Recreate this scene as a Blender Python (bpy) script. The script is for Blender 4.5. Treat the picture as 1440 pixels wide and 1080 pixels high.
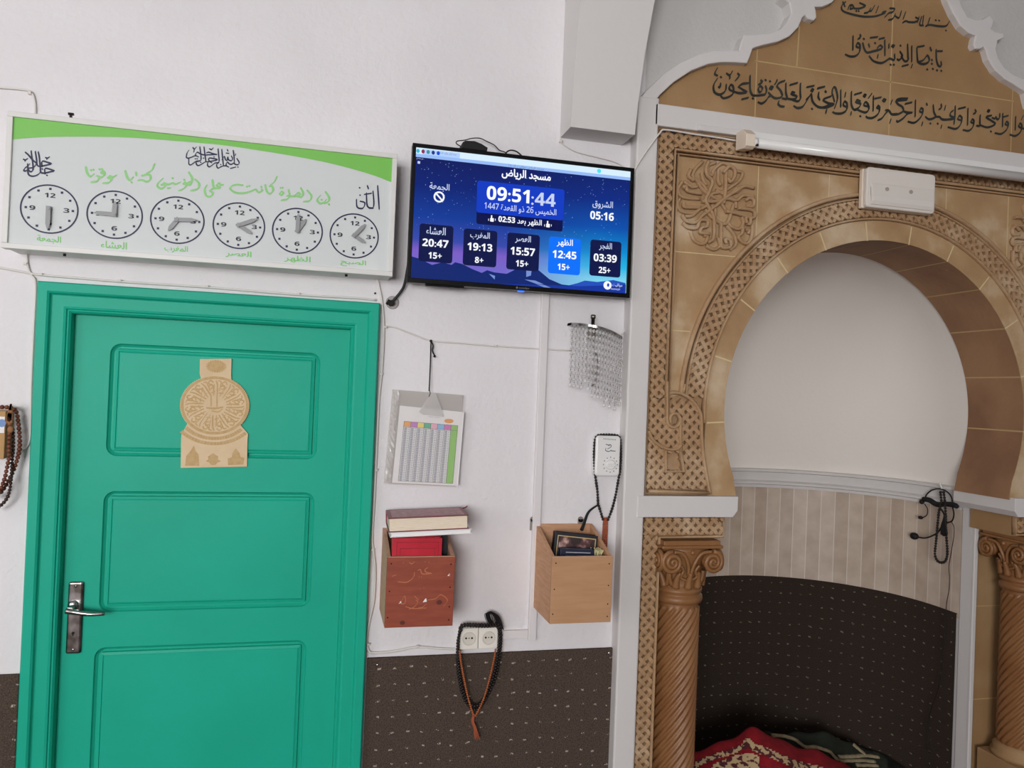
import bpy, bmesh, math, random
from mathutils import Vector, Matrix
random.seed(7)
for o in list(bpy.data.objects): bpy.data.objects.remove(o)
SC = bpy.context.scene; COL = SC.collection
PI = math.pi

# ------------------------------------------------------------------ camera (solved from the photograph's straight edges)
FPX, YAW, PITCH, ROLL = 1093.15, 0.241706, 0.010283, 0.0396124
CAM = Vector((0.0, -2.4553, 1.80))
_f = Vector((math.sin(YAW)*math.cos(PITCH), math.cos(YAW)*math.cos(PITCH), math.sin(PITCH)))
_r0 = Vector((math.cos(YAW), -math.sin(YAW), 0)); _u0 = _r0.cross(_f)
_r = _r0*math.cos(ROLL) + _u0*math.sin(ROLL); _u = -_r0*math.sin(ROLL) + _u0*math.cos(ROLL)
cd = bpy.data.cameras.new('camera'); cam = bpy.data.objects.new('camera', cd); COL.objects.link(cam)
cd.sensor_width = 36.0; cd.lens = FPX/1440*36.0; cd.clip_start = 0.05; cd.clip_end = 100
cam.matrix_world = Matrix(((_r.x, _u.x, -_f.x, CAM.x), (_r.y, _u.y, -_f.y, CAM.y), (_r.z, _u.z, -_f.z, CAM.z), (0, 0, 0, 1)))
SC.camera = cam

# ------------------------------------------------------------------ world, light, exposure
SC.view_settings.view_transform = 'Standard'; SC.view_settings.look = 'None'
SC.view_settings.exposure = 0.06; SC.view_settings.gamma = 1.0; SC.view_settings.use_curve_mapping = False
SC.cycles.use_denoising = True
SC.cycles.max_bounces = 8; SC.cycles.diffuse_bounces = 4; SC.cycles.glossy_bounces = 4
SC.cycles.transmission_bounces = 8; SC.cycles.transparent_max_bounces = 8
SC.cycles.caustics_reflective = False; SC.cycles.caustics_refractive = False
SC.cycles.sample_clamp_indirect = 6.0
W = bpy.data.worlds.new('sky'); SC.world = W; W.use_nodes = True
W.node_tree.nodes['Background'].inputs[0].default_value = (0.80, 0.88, 1.0, 1)
W.node_tree.nodes['Background'].inputs[1].default_value = 1.0
# daylight entering through the prayer hall's windows behind and left of the camera
def window_light(name, loc, rot, sx, sy, power, col=(1, 0.985, 0.97)):
    l = bpy.data.lights.new(name, 'AREA'); l.shape = 'RECTANGLE'; l.size = sx; l.size_y = sy; l.energy = power; l.color = col
    o = bpy.data.objects.new(name, l); COL.objects.link(o); o.location = loc; o.rotation_euler = rot; return o
WIN_BACK = (-1.9, 1.9, 2.3)     # centre x, width, centre z
window_light('window_daylight', (-2.0, -6.90, 2.05), (math.radians(90), 0, 0), 2.3, 1.7, 252)
window_light('side_window_daylight', (-3.90, -3.9, 2.2), (math.radians(90), 0, math.radians(-90)), 1.9, 1.5, 27)

def W2(px, py, y=0.0):
    """point of the plane Y=y seen at photo pixel (px,py): used to read positions off the photograph"""
    d = _r*((px-720)/FPX) - _u*((py-540)/FPX) + _f
    t = (y-CAM.y)/d.y; p = CAM + d*t; return (p.x, p.z)
def WX(px, py, x):
    d = _r*((px-720)/FPX) - _u*((py-540)/FPX) + _f
    t = (x-CAM.x)/d.x; p = CAM + d*t; return (p.y, p.z)
def ray(px, py): return _r*((px-720)/FPX) - _u*((py-540)/FPX) + _f

# ------------------------------------------------------------------ materials
def lin(c): return tuple(((v/255)/12.92 if v/255 <= 0.04045 else ((v/255+0.055)/1.055)**2.4) for v in c) + (1.0,)
MATS = {}
def mat(name, rgb, rough=0.6, metal=0.0, spec=0.5, c2=None, nscale=8.0, ndet=4.0, nlo=0.35, nhi=0.65, bump=0.0, bscale=60.0, coat=0.0, trans=0.0, ior=1.45, alpha=1.0, stretch=None, c3=None):
    m = bpy.data.materials.new(name); m.use_nodes = True; nt = m.node_tree; b = nt.nodes['Principled BSDF']
    b.inputs['Base Color'].default_value = lin(rgb); b.inputs['Roughness'].default_value = rough
    b.inputs['Metallic'].default_value = metal; b.inputs['Specular IOR Level'].default_value = spec
    b.inputs['Coat Weight'].default_value = coat; b.inputs['Coat Roughness'].default_value = 0.08
    b.inputs['Transmission Weight'].default_value = trans; b.inputs['IOR'].default_value = ior; b.inputs['Alpha'].default_value = alpha
    tc = nt.nodes.new('ShaderNodeTexCoord'); src = tc.outputs['Object']
    if stretch:
        mp = nt.nodes.new('ShaderNodeMapping'); mp.inputs['Scale'].default_value = stretch; nt.links.new(src, mp.inputs[0]); src = mp.outputs[0]
    if c2:
        n = nt.nodes.new('ShaderNodeTexNoise'); n.inputs['Scale'].default_value = nscale; n.inputs['Detail'].default_value = ndet
        nt.links.new(src, n.inputs['Vector'])
        r = nt.nodes.new('ShaderNodeValToRGB'); r.color_ramp.elements[0].position = nlo; r.color_ramp.elements[1].position = nhi
        r.color_ramp.elements[0].color = lin(rgb); r.color_ramp.elements[1].color = lin(c2)
        if c3:
            e = r.color_ramp.elements.new((nlo+nhi)/2); e.color = lin(c3)
        nt.links.new(n.outputs['Fac'], r.inputs[0]); nt.links.new(r.outputs[0], b.inputs['Base Color'])
    if bump:
        n2 = nt.nodes.new('ShaderNodeTexNoise'); n2.inputs['Scale'].default_value = bscale; n2.inputs['Detail'].default_value = 5
        nt.links.new(tc.outputs['Object'], n2.inputs['Vector'])
        bp = nt.nodes.new('ShaderNodeBump'); bp.inputs['Strength'].default_value = bump; bp.inputs['Distance'].default_value = 0.01
        nt.links.new(n2.outputs['Fac'], bp.inputs['Height']); nt.links.new(bp.outputs[0], b.inputs['Normal'])
    MATS[name] = m; return m
def emit(name, rgb, s=1.0):
    m = bpy.data.materials.new(name); m.use_nodes = True; b = m.node_tree.nodes['Principled BSDF']
    b.inputs['Base Color'].default_value = (0, 0, 0, 1); b.inputs['Roughness'].default_value = 0.15; b.inputs['Specular IOR Level'].default_value = 0.2
    b.inputs['Emission Color'].default_value = lin(rgb); b.inputs['Emission Strength'].default_value = s
    MATS[name] = m; return m
def N(m, t): return m.node_tree.nodes.new(t)
def L(m, a, b): m.node_tree.links.new(a, b)
def math_node(m, op, a, b=None):
    n = N(m, 'ShaderNodeMath'); n.operation = op
    for i, v in enumerate((a, b)):
        if v is None: continue
        if isinstance(v, (int, float)): n.inputs[i].default_value = v
        else: L(m, v, n.inputs[i])
    return n.outputs[0]

PLASTER = mat('white_plaster', (231, 228, 230), 0.75, bump=0.30, bscale=60, c2=(225, 222, 224), nscale=2.5)
SHADEW = mat('shaded_plaster', (198, 197, 194), 0.75, bump=0.25, bscale=60)  # wall above the mihrab: partial shade painted in as a greyer tone
TRIMW = mat('white_paint', (216, 213, 211), 0.55, bump=0.10, bscale=40)
NICHEW = mat('niche_plaster', (238, 233, 226), 0.8, bump=0.10, bscale=50)
CEIL = mat('ceiling_white', (168, 167, 166), 0.85)
FLOORM = mat('floor_carpet_red', (92, 66, 60), 0.95, c2=(78, 56, 52), nscale=60)
TEAL = mat('teal_gloss_paint', (31, 174, 146), 0.42, spec=0.16, bump=0.06, bscale=30, c2=(30, 168, 140), nscale=3)
STONE = mat('carved_sandstone', (180, 147, 112), 0.74, bump=0.35, bscale=90, c2=(202, 176, 144), c3=(170, 136, 100), nscale=5.5, nlo=0.3, nhi=0.72)
STONE2 = mat('smooth_sandstone', (166, 132, 94), 0.7, bump=0.15, bscale=110, c2=(204, 182, 152), c3=(178, 146, 106), nscale=5.5, ndet=7, nlo=0.34, nhi=0.66)
STONE3 = mat('panel_sandstone', (150, 117, 79), 0.66, bump=0.12, bscale=90, c2=(178, 148, 108), c3=(162, 128, 88), nscale=3.0, ndet=6, nlo=0.3, nhi=0.7)
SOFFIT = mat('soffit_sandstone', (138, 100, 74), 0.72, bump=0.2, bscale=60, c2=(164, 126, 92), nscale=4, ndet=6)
COLST = mat('column_sandstone', (134, 90, 54), 0.42, coat=0.05, bump=0.1, bscale=60, c2=(144, 102, 64), nscale=6)
MORTARD = mat('dull_mortar', (192, 164, 116), 0.8)
MORTAR = mat('pale_mortar', (216, 196, 150), 0.8)
INK = mat('black_paint', (36, 38, 36), 0.6, c2=(54, 58, 54), nscale=14)
NAVY = mat('navy_print', (12, 20, 64), 0.5)
GREEN = mat('green_print', (120, 194, 84), 0.45)
GREENT = mat('pale_green_print', (142, 206, 128), 0.5)
BOARDW = mat('board_white_acrylic', (214, 219, 219), 0.09, spec=0.5)
FRAMEW = mat('powder_coated_frame', (218, 218, 214), 0.4)
HANDM = mat('grey_plastic_hands', (146, 148, 150), 0.45)
BLACKP = mat('black_plastic', (12, 12, 14), 0.35, spec=0.25)
BLACKM = mat('matte_black', (20, 19, 20), 0.7)
SCREWM = mat('dark_screw', (30, 26, 24), 0.5, metal=0.6)
CHROME = mat('worn_chrome', (190, 190, 190), 0.22, metal=1.0, c2=(120, 116, 110), nscale=30)
CABLEW = mat('white_cable', (222, 218, 212), 0.55)
CABLEB = mat('black_cable', (18, 18, 18), 0.5)
CLIPM = mat('cable_clip_white', (214, 210, 204), 0.5)
PVC = mat('pvc_trunking', (226, 222, 222), 0.45)
PLASTW = mat('white_plastic', (232, 232, 230), 0.35)
CREAMP = mat('aged_cream_plastic', (232, 218, 200), 0.4)
DIFFUSER = mat('diffuser_plastic', (226, 220, 212), 0.3)
MDF = mat('laser_cut_mdf', (222, 198, 162), 0.75, c2=(214, 188, 150), nscale=20)
ENGRAVE = mat('engraved_mdf', (202, 172, 126), 0.85, c2=(192, 160, 112), nscale=90)
PLY = mat('pale_plywood', (190, 146, 108), 0.6, c2=(182, 138, 100), nscale=3, stretch=(3, 6, 26), bump=0.05)
PLYSIDE = mat('plywood_side', (206, 158, 122), 0.65, c2=(192, 144, 108), nscale=3, stretch=(6, 6, 40))
REDWOOD = mat('red_stained_wood', (152, 74, 52), 0.55, c2=(138, 64, 44), nscale=2.6, stretch=(5, 5, 30), bump=0.05)
REDSIDE = mat('bare_wood_side', (208, 164, 138), 0.65, c2=(194, 148, 122), nscale=3, stretch=(6, 6, 40))
CHALK = mat('chalk_marks', (188, 114, 80), 0.9)
KNOT = mat('wood_knot', (92, 44, 34), 0.7)
PAGES = mat('book_pages', (238, 226, 206), 0.85, c2=(222, 206, 180), nscale=40, stretch=(1, 1, 30))
WHITEP = mat('white_paper', (236, 234, 234), 0.7)
MAROON = mat('maroon_cover', (124, 38, 52), 0.4)
MAROONTOP = mat('embossed_maroon_cover', (148, 74, 84), 0.35, c2=(178, 120, 122), nscale=70, ndet=6)
REDCOV = mat('red_cover', (196, 32, 54), 0.4, c2=(182, 26, 46), nscale=14)
REDDARK = mat('dark_red_print', (150, 20, 38), 0.5)
DARKCOV = mat('dark_cover', (30, 32, 40), 0.45)
NAVYCOV = mat('navy_cover', (26, 34, 58), 0.45)
FLORAL = mat('floral_cover', (50, 34, 34), 0.45, c2=(202, 168, 156), c3=(96, 60, 62), nscale=26, nlo=0.4, nhi=0.62)
GOLD = mat('gold_print', (206, 180, 120), 0.5)
BEADB = mat('black_beads', (28, 22, 22), 0.38)
BEADBR = mat('brown_wood_beads', (124, 70, 48), 0.45, c2=(94, 48, 34), nscale=60)
BEADOR = mat('orange_brown_beads', (166, 92, 50), 0.5)
TASSELBR = mat('brown_tassel', (150, 104, 70), 0.8)
TASSELOR = mat('orange_tassel', (168, 86, 56), 0.8)
GLASSM = mat('crystal_glass', (236, 233, 233), 0.05, spec=1.0, alpha=0.52)
FILM = mat('clear_plastic_film', (226, 222, 218), 0.22, alpha=0.09, spec=0.6)
SLEEVEB = mat('sleeve_back_film', (206, 200, 194), 0.3, alpha=0.6)
FILM2 = mat('crumpled_film', (232, 228, 226), 0.16, alpha=0.34, spec=0.8)
GREYROW = mat('grey_table_row', (160, 163, 172), 0.7)
MARKM = mat('grey_dial_print', (96, 98, 108), 0.6)
STEEL = mat('dull_steel', (150, 144, 138), 0.5, metal=0.5)
SOCKM = mat('cream_socket_plastic', (238, 234, 224), 0.35)
HOLE = mat('dark_hole', (26, 22, 20), 0.9)
REDRUG = mat('red_rug', (150, 18, 32), 0.95, c2=(126, 12, 26), nscale=30, bump=0.3, bscale=200)
GREENRUG = mat('dark_green_rug', (36, 43, 33), 0.95, c2=(30, 34, 27), nscale=30, bump=0.3, bscale=200)
CREAMRUG = mat('cream_rug_pattern', (200, 172, 132), 0.95, c2=(84, 36, 42), nscale=46, ndet=2, nlo=0.52, nhi=0.56)
CREAMG = mat('cream_rug_border', (176, 162, 132), 0.95, c2=(150, 138, 110), nscale=60)

def carpet(name, base, base2, dash, uv=False, du=0.0478, dv=0.0500):
    m = bpy.data.materials.new(name); m.use_nodes = True; b = m.node_tree.nodes['Principled BSDF']
    b.inputs['Roughness'].default_value = 0.97; b.inputs['Specular IOR Level'].default_value = 0.1
    tc = N(m, 'ShaderNodeTexCoord'); sp = N(m, 'ShaderNodeSeparateXYZ')
    if uv:
        L(m, tc.outputs['UV'], sp.inputs[0]); u, v = sp.outputs[0], sp.outputs[1]
    else:
        L(m, tc.outputs['Object'], sp.inputs[0]); u, v = sp.outputs[0], sp.outputs[2]
    vec = tc.outputs['UV'] if uv else tc.outputs['Object']
    wob = N(m, 'ShaderNodeTexNoise'); wob.inputs['Scale'].default_value = 18; L(m, vec, wob.inputs['Vector'])
    wz = math_node(m, 'MULTIPLY', math_node(m, 'SUBTRACT', wob.outputs['Fac'], 0.5), 0.034)
    uu = math_node(m, 'DIVIDE', math_node(m, 'ADD', u, wz), du); vv = math_node(m, 'DIVIDE', math_node(m, 'ADD', v, wz), dv)
    fu = math_node(m, 'ABSOLUTE', math_node(m, 'SUBTRACT', math_node(m, 'FRACT', uu), 0.5))
    fv = math_node(m, 'ABSOLUTE', math_node(m, 'SUBTRACT', math_node(m, 'FRACT', vv), 0.5))
    mask = math_node(m, 'MULTIPLY', math_node(m, 'LESS_THAN', fu, 0.105), math_node(m, 'LESS_THAN', fv, 0.05))
    fine = N(m, 'ShaderNodeTexNoise'); fine.inputs['Scale'].default_value = 260; fine.inputs['Detail'].default_value = 2; L(m, vec, fine.inputs['Vector'])
    big = N(m, 'ShaderNodeTexNoise'); big.inputs['Scale'].default_value = 26; L(m, vec, big.inputs['Vector'])
    mask = math_node(m, 'MULTIPLY', mask, math_node(m, 'GREATER_THAN', math_node(m, 'ADD', fine.outputs['Fac'], math_node(m, 'MULTIPLY', big.outputs['Fac'], 0.7)), 0.82))
    ramp = N(m, 'ShaderNodeValToRGB'); ramp.color_ramp.elements[0].position = 0.3; ramp.color_ramp.elements[1].position = 0.7
    ramp.color_ramp.elements[0].color = lin(base); ramp.color_ramp.elements[1].color = lin(base2); L(m, fine.outputs['Fac'], ramp.inputs[0])
    mx = N(m, 'ShaderNodeMix'); mx.data_type = 'RGBA'; L(m, mask, mx.inputs[0]); L(m, ramp.outputs[0], mx.inputs[6]); mx.inputs[7].default_value = lin(dash)
    L(m, mx.outputs[2], b.inputs['Base Color'])
    bp = N(m, 'ShaderNodeBump'); bp.inputs['Strength'].default_value = 0.6; bp.inputs['Distance'].default_value = 0.004; L(m, fine.outputs['Fac'], bp.inputs['Height']); L(m, bp.outputs[0], b.inputs['Normal'])
    return m
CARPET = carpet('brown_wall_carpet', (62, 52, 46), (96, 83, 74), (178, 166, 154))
CARPETN = carpet('niche_carpet_shaded', (46, 38, 33), (66, 56, 49), (128, 118, 106), uv=True)  # darker copy of the wall carpet, the niche's shade put into its colours

def tile_mat():
    m = bpy.data.materials.new('striped_beige_tile'); m.use_nodes = True; b = m.node_tree.nodes['Principled BSDF']
    b.inputs['Roughness'].default_value = 0.45
    tc = N(m, 'ShaderNodeTexCoord'); sp = N(m, 'ShaderNodeSeparateXYZ'); L(m, tc.outputs['UV'], sp.inputs[0])
    u = math_node(m, 'DIVIDE', sp.outputs[0], 0.0625)
    fr = math_node(m, 'FRACT', u); line = math_node(m, 'LESS_THAN', fr, 0.05)
    alt = math_node(m, 'MULTIPLY', math_node(m, 'MODULO', math_node(m, 'FLOOR', u), 2.0), 0.22)
    n = N(m, 'ShaderNodeTexNoise'); n.inputs['Scale'].default_value = 12; n.inputs['Detail'].default_value = 6; L(m, tc.outputs['UV'], n.inputs['Vector'])
    r = N(m, 'ShaderNodeValToRGB'); r.color_ramp.elements[0].position = 0.3; r.color_ramp.elements[1].position = 0.85
    r.color_ramp.elements[0].color = lin((212, 196, 180)); r.color_ramp.elements[1].color = lin((184, 165, 148))
    L(m, math_node(m, 'ADD', n.outputs['Fac'], alt), r.inputs[0])
    mx = N(m, 'ShaderNodeMix'); mx.data_type = 'RGBA'; L(m, line, mx.inputs[0]); L(m, r.outputs[0], mx.inputs[6]); mx.inputs[7].default_value = lin((224, 214, 202))
    L(m, mx.outputs[2], b.inputs['Base Color']); return m
TILE = tile_mat()

# ------------------------------------------------------------------ mesh helpers
def wloc(o):
    v = Vector((0, 0, 0))
    while o: v += o.location; o = o.parent
    return v
def catmull(pts, k=5, closed=False):
    P = [Vector(p) for p in pts]
    if len(P) < 3: return P
    out = []; n = len(P)
    for i in range(n if closed else n-1):
        p0 = P[i-1] if (closed or i > 0) else P[0]*2-P[1]
        p1 = P[i]; p2 = P[(i+1) % n]
        p3 = P[(i+2) % n] if (closed or i+2 < n) else P[-1]*2-P[-2]
        for j in range(k):
            t = j/k
            out.append(0.5*((2*p1)+(p2-p0)*t+(2*p0-5*p1+4*p2-p3)*t*t+(3*p1-p0-3*p2+p3)*t**3))
    if not closed: out.append(P[-1])
    return out
class MB:
    def __init__(s): s.bm = bmesh.new(); s.uv = None
    def face(s, cs, smooth=False, mi=0):
        f = s.bm.faces.new([s.bm.verts.new(c) for c in cs]); f.smooth = smooth; f.material_index = mi; return f
    def box(s, x0, x1, y0, y1, z0, z1, bev=0.0, seg=2, rot=None):
        r = bmesh.ops.create_cube(s.bm, size=1.0); vs = r['verts']
        c = Vector(((x0+x1)/2, (y0+y1)/2, (z0+z1)/2))
        for v in vs: v.co = Vector((v.co.x*(x1-x0), v.co.y*(y1-y0), v.co.z*(z1-z0)))
        if bev:
            es = list({e for v in vs for e in v.link_edges})
            rr = bmesh.ops.bevel(s.bm, geom=es, offset=bev, segments=seg, affect='EDGES', profile=0.5)
            vs = list({v for f in rr['faces'] for v in f.verts})
        for v in vs:
            if rot: v.co = rot @ v.co
            v.co += c
        return s
    def prism(s, poly, y0, y1, axis='y', bev=0.0):
        """polygon (a,b) extruded: axis y -> (x,z) polygon, axis x -> (y,z), axis z -> (x,y)"""
        def P(a, b, d): return (a, d, b) if axis == 'y' else ((d, a, b) if axis == 'x' else (a, b, d))
        A = [s.bm.verts.new(P(a, b, y0)) for a, b in poly]; B = [s.bm.verts.new(P(a, b, y1)) for a, b in poly]
        n = len(poly); fs = [s.bm.faces.new(A), s.bm.faces.new(B[::-1])]
        for i in range(n): fs.append(s.bm.faces.new((A[i], B[i], B[(i+1) % n], A[(i+1) % n])))
        bmesh.ops.recalc_face_normals(s.bm, faces=fs)
        if bev:
            es = [e for e in fs[0].edges]
            bmesh.ops.bevel(s.bm, geom=es, offset=bev, segments=2, affect='EDGES', profile=0.5)
        return s
    def flat(s, poly, y):
        f = s.bm.faces.new([s.bm.verts.new((a, y, b)) for a, b in poly]); f.normal_update()
        if f.normal.y > 0: f.normal_flip()
        return s
    def tube(s, pts, r, n=8, closed=False, flat=None, up=None):
        P = [Vector(p) for p in pts]; m = len(P); rings = []
        R = r if callable(r) else (lambda t: r)
        prev = None
        for i, p in enumerate(P):
            a = P[i-1] if (i > 0 or closed) else P[i]; b = P[(i+1) % m] if (i < m-1 or closed) else P[i]
            t = (b-a); t = t.normalized() if t.length > 1e-9 else Vector((0, 0, 1))
            if up is not None: e = Vector(up)
            elif prev is None: e = Vector((0, 1, 0)) if abs(t.y) < 0.9 else Vector((1, 0, 0))
            else: e = prev
            e = (e - t*e.dot(t)); e = e.normalized() if e.length > 1e-6 else t.orthogonal().normalized(); prev = e
            q = t.cross(e); rr = R(i/max(1, m-1)); fl = flat or 1.0
            rings.append([s.bm.verts.new(p + (e*math.cos(2*PI*k/n)*fl + q*math.sin(2*PI*k/n))*rr) for k in range(n)])
        for i in range(m if closed else m-1):
            A, B = rings[i], rings[(i+1) % m]
            for k in range(n):
                f = s.bm.faces.new((A[k], A[(k+1) % n], B[(k+1) % n], B[k])); f.smooth = True
        if not closed:
            s.bm.faces.new(rings[0][::-1]); s.bm.faces.new(rings[-1])
        return s
    def sphere(s, c, r, u=10, v=7, sc=(1, 1, 1)):
        q = bmesh.ops.create_uvsphere(s.bm, u_segments=u, v_segments=v, radius=r)
        for vv in q['verts']:
            vv.co = Vector((vv.co.x*sc[0], vv.co.y*sc[1], vv.co.z*sc[2])) + Vector(c)
            for f in vv.link_faces: f.smooth = True
        return s
    def lathe(s, prof, c, n=24, axis='z', smooth=True, fn=None):
        rings = []
        for r, h in prof:
            ring = []
            for k in range(n):
                a = 2*PI*k/n; rr = fn(r, h, a) if fn else r
                if axis == 'z': p = (c[0]+rr*math.cos(a), c[1]+rr*math.sin(a), c[2]+h)
                else: p = (c[0]+rr*math.cos(a), c[1]+h, c[2]+rr*math.sin(a))
                ring.append(s.bm.verts.new(p))
            rings.append(ring)
        fs = []
        for A, B in zip(rings, rings[1:]):
            for k in range(n):
                f = s.bm.faces.new((A[k], A[(k+1) % n], B[(k+1) % n], B[k])); f.smooth = smooth; fs.append(f)
        fs.append(s.bm.faces.new(rings[0][::-1])); fs.append(s.bm.faces.new(rings[-1]))
        bmesh.ops.recalc_face_normals(s.bm, faces=fs)
        return s
    def beads(s, pts, r, step=None, jit=0.0):
        """spheres strung along a polyline"""
        P = [Vector(p) for p in pts]; step = step or 1.85*r; acc = 0.0
        s.sphere(P[0], r, 8, 6)
        for a, b in zip(P, P[1:]):
            d = (b-a).length; t = step-acc
            while t <= d:
                c = a.lerp(b, t/d) if d else a
                s.sphere(c + Vector((random.uniform(-jit, jit), random.uniform(-jit, jit), 0)), r*random.uniform(0.92, 1.06), 8, 6); t += step
            acc = d-(t-step)
        return s
    def obj(s, name, m, parent=None, label=None, cat=None, group=None, kind=None, recalc=False):
        if recalc: bmesh.ops.recalc_face_normals(s.bm, faces=s.bm.faces[:])
        me = bpy.data.meshes.new(name); s.bm.to_mesh(me); s.bm.free()
        for q in (m if isinstance(m, (list, tuple)) else [m]):
            if q: me.materials.append(q)
        o = bpy.data.objects.new(name, me); COL.objects.link(o)
        if parent: o.parent = parent; o.location = -wloc(parent)
        tag(o, label, cat, group, kind); return o
def tag(o, label=None, cat=None, group=None, kind=None):
    if label: o['label'] = label
    if cat: o['category'] = cat
    if group: o['group'] = group
    if kind: o['kind'] = kind
    return o
def thing(name, loc, label, cat, group=None, kind=None):
    e = bpy.data.objects.new(name, None); COL.objects.link(e); e.location = loc; e.empty_display_size = 0.05
    return tag(e, label, cat, group, kind)
def rrect(x0, x1, z0, z1, r, n=5):
    out = []
    for cx, cz, a0 in ((x1-r, z1-r, 0), (x0+r, z1-r, 90), (x0+r, z0+r, 180), (x1-r, z0+r, 270)):
        for k in range(n+1):
            a = math.radians(a0+90*k/n); out.append((cx+r*math.cos(a), cz+r*math.sin(a)))
    return out
def ell(cx, cz, rx, rz, n=40): return [(cx+rx*math.cos(2*PI*k/n), cz+rz*math.sin(2*PI*k/n)) for k in range(n)]
def ring_flat(mb, cx, cz, rx, rz, w, y, n=48):
    A = ell(cx, cz, rx, rz, n); B = ell(cx, cz, rx-w, rz-w, n)
    for k in range(n):
        j = (k+1) % n; mb.flat([A[k], A[j], B[j], B[k]], y)

# ---- pen strokes: a broad nib dragged along a traced line, flat paint on a surface
NIBC = [0]
def nib_strokes(mb, strokes, tr, y, w, ang=60, thin=0.34, k=4):
    """strokes: lists of (a,b) in a crop; tr maps them to wall (x,z); w nib width in metres"""
    na = math.radians(ang); nx, nz = math.cos(na)*w/2, math.sin(na)*w/2
    tx, tz = -math.sin(na)*w*thin/2, math.cos(na)*w*thin/2
    for st in strokes:
        if len(st) == 1:                                        # a rhombic dot
            x, z = tr(*st[0]); d = w*0.62
            NIBC[0] += 1; mb.flat([(x-d, z), (x, z+d), (x+d, z), (x, z-d)], y-(NIBC[0] % 23)*2.5e-5); continue
        P = catmull([tr(*p)+(0,) for p in st], k); P = [(p[0], p[1]) for p in P]; m = len(P)
        for i in range(m-1):
            a, b = P[i], P[i+1]
            def sc(t): return 0.55+0.45*math.sin(PI*min(1, max(0, 0.12+0.76*t)))**0.6
            s0, s1 = sc(i/(m-1)), sc((i+1)/(m-1))
            def quad(o): return [(o[0]+e*nx*q+g*tx*q, o[1]+e*nz*q+g*tz*q) for e, g, q in ((1, 1, o[2]), (-1, 1, o[2]), (-1, -1, o[2]), (1, -1, o[2]))]
            pts = quad((a[0], a[1], s0)) + quad((b[0], b[1], s1))
            h = hull(pts)
            NIBC[0] += 1
            if len(h) >= 3: mb.flat(h, y-(NIBC[0] % 23)*2.5e-5)      # brush layers a hair apart, so overlaps never coincide
def hull(pts):
    p = sorted(set((round(a, 7), round(b, 7)) for a, b in pts))
    def half(q):
        h = []
        for c in q:
            while len(h) > 1 and (h[-1][0]-h[-2][0])*(c[1]-h[-2][1])-(h[-1][1]-h[-2][1])*(c[0]-h[-2][0]) <= 0: h.pop()
            h.append(c)
        return h
    lo = half(p); up = half(p[::-1]); return lo[:-1]+up[:-1]
def crop(ox, oy, s, y): return lambda a, b: W2(ox+a/s, oy+b/s, y)

# ---- text (fonts built into Blender; Arabic letters are joined by hand into their presentation forms)
FORMS = {'ا': (0xFE8D, 0xFE8E), 'أ': (0xFE83, 0xFE84), 'ء': (0xFE80,), 'ب': (0xFE8F, 0xFE90, 0xFE91, 0xFE92), 'ة': (0xFE93, 0xFE94), 'ت': (0xFE95, 0xFE96, 0xFE97, 0xFE98),
 'ج': (0xFE9D, 0xFE9E, 0xFE9F, 0xFEA0), 'ح': (0xFEA1, 0xFEA2, 0xFEA3, 0xFEA4), 'خ': (0xFEA5, 0xFEA6, 0xFEA7, 0xFEA8), 'د': (0xFEA9, 0xFEAA), 'ذ': (0xFEAB, 0xFEAC), 'ر': (0xFEAD, 0xFEAE),
 'س': (0xFEB1, 0xFEB2, 0xFEB3, 0xFEB4), 'ش': (0xFEB5, 0xFEB6, 0xFEB7, 0xFEB8), 'ص': (0xFEB9, 0xFEBA, 0xFEBB, 0xFEBC), 'ض': (0xFEBD, 0xFEBE, 0xFEBF, 0xFEC0), 'ظ': (0xFEC5, 0xFEC6, 0xFEC7, 0xFEC8),
 'ع': (0xFEC9, 0xFECA, 0xFECB, 0xFECC), 'غ': (0xFECD, 0xFECE, 0xFECF, 0xFED0), 'ف': (0xFED1, 0xFED2, 0xFED3, 0xFED4), 'ق': (0xFED5, 0xFED6, 0xFED7, 0xFED8), 'ل': (0xFEDD, 0xFEDE, 0xFEDF, 0xFEE0),
 'م': (0xFEE1, 0xFEE2, 0xFEE3, 0xFEE4), 'ن': (0xFEE5, 0xFEE6, 0xFEE7, 0xFEE8), 'ه': (0xFEE9, 0xFEEA, 0xFEEB, 0xFEEC), 'و': (0xFEED, 0xFEEE), 'ي': (0xFEF1, 0xFEF2, 0xFEF3, 0xFEF4)}
def shape(word):
    if not any(c in FORMS for c in word): return word
    out = []
    for i, c in enumerate(word):
        f = FORMS[c]; pv = i > 0 and len(FORMS.get(word[i-1], ())) == 4 and len(f) > 1
        nx = i+1 < len(word) and word[i+1] in FORMS and len(FORMS[word[i+1]]) > 1 and len(f) == 4
        out.append(chr(f[3] if pv and nx else f[1] if pv else f[2] if nx else f[0]))
    return ''.join(out[::-1])
def arab(s): return ' '.join(shape(w) for w in s.split(' ')[::-1])
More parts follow.
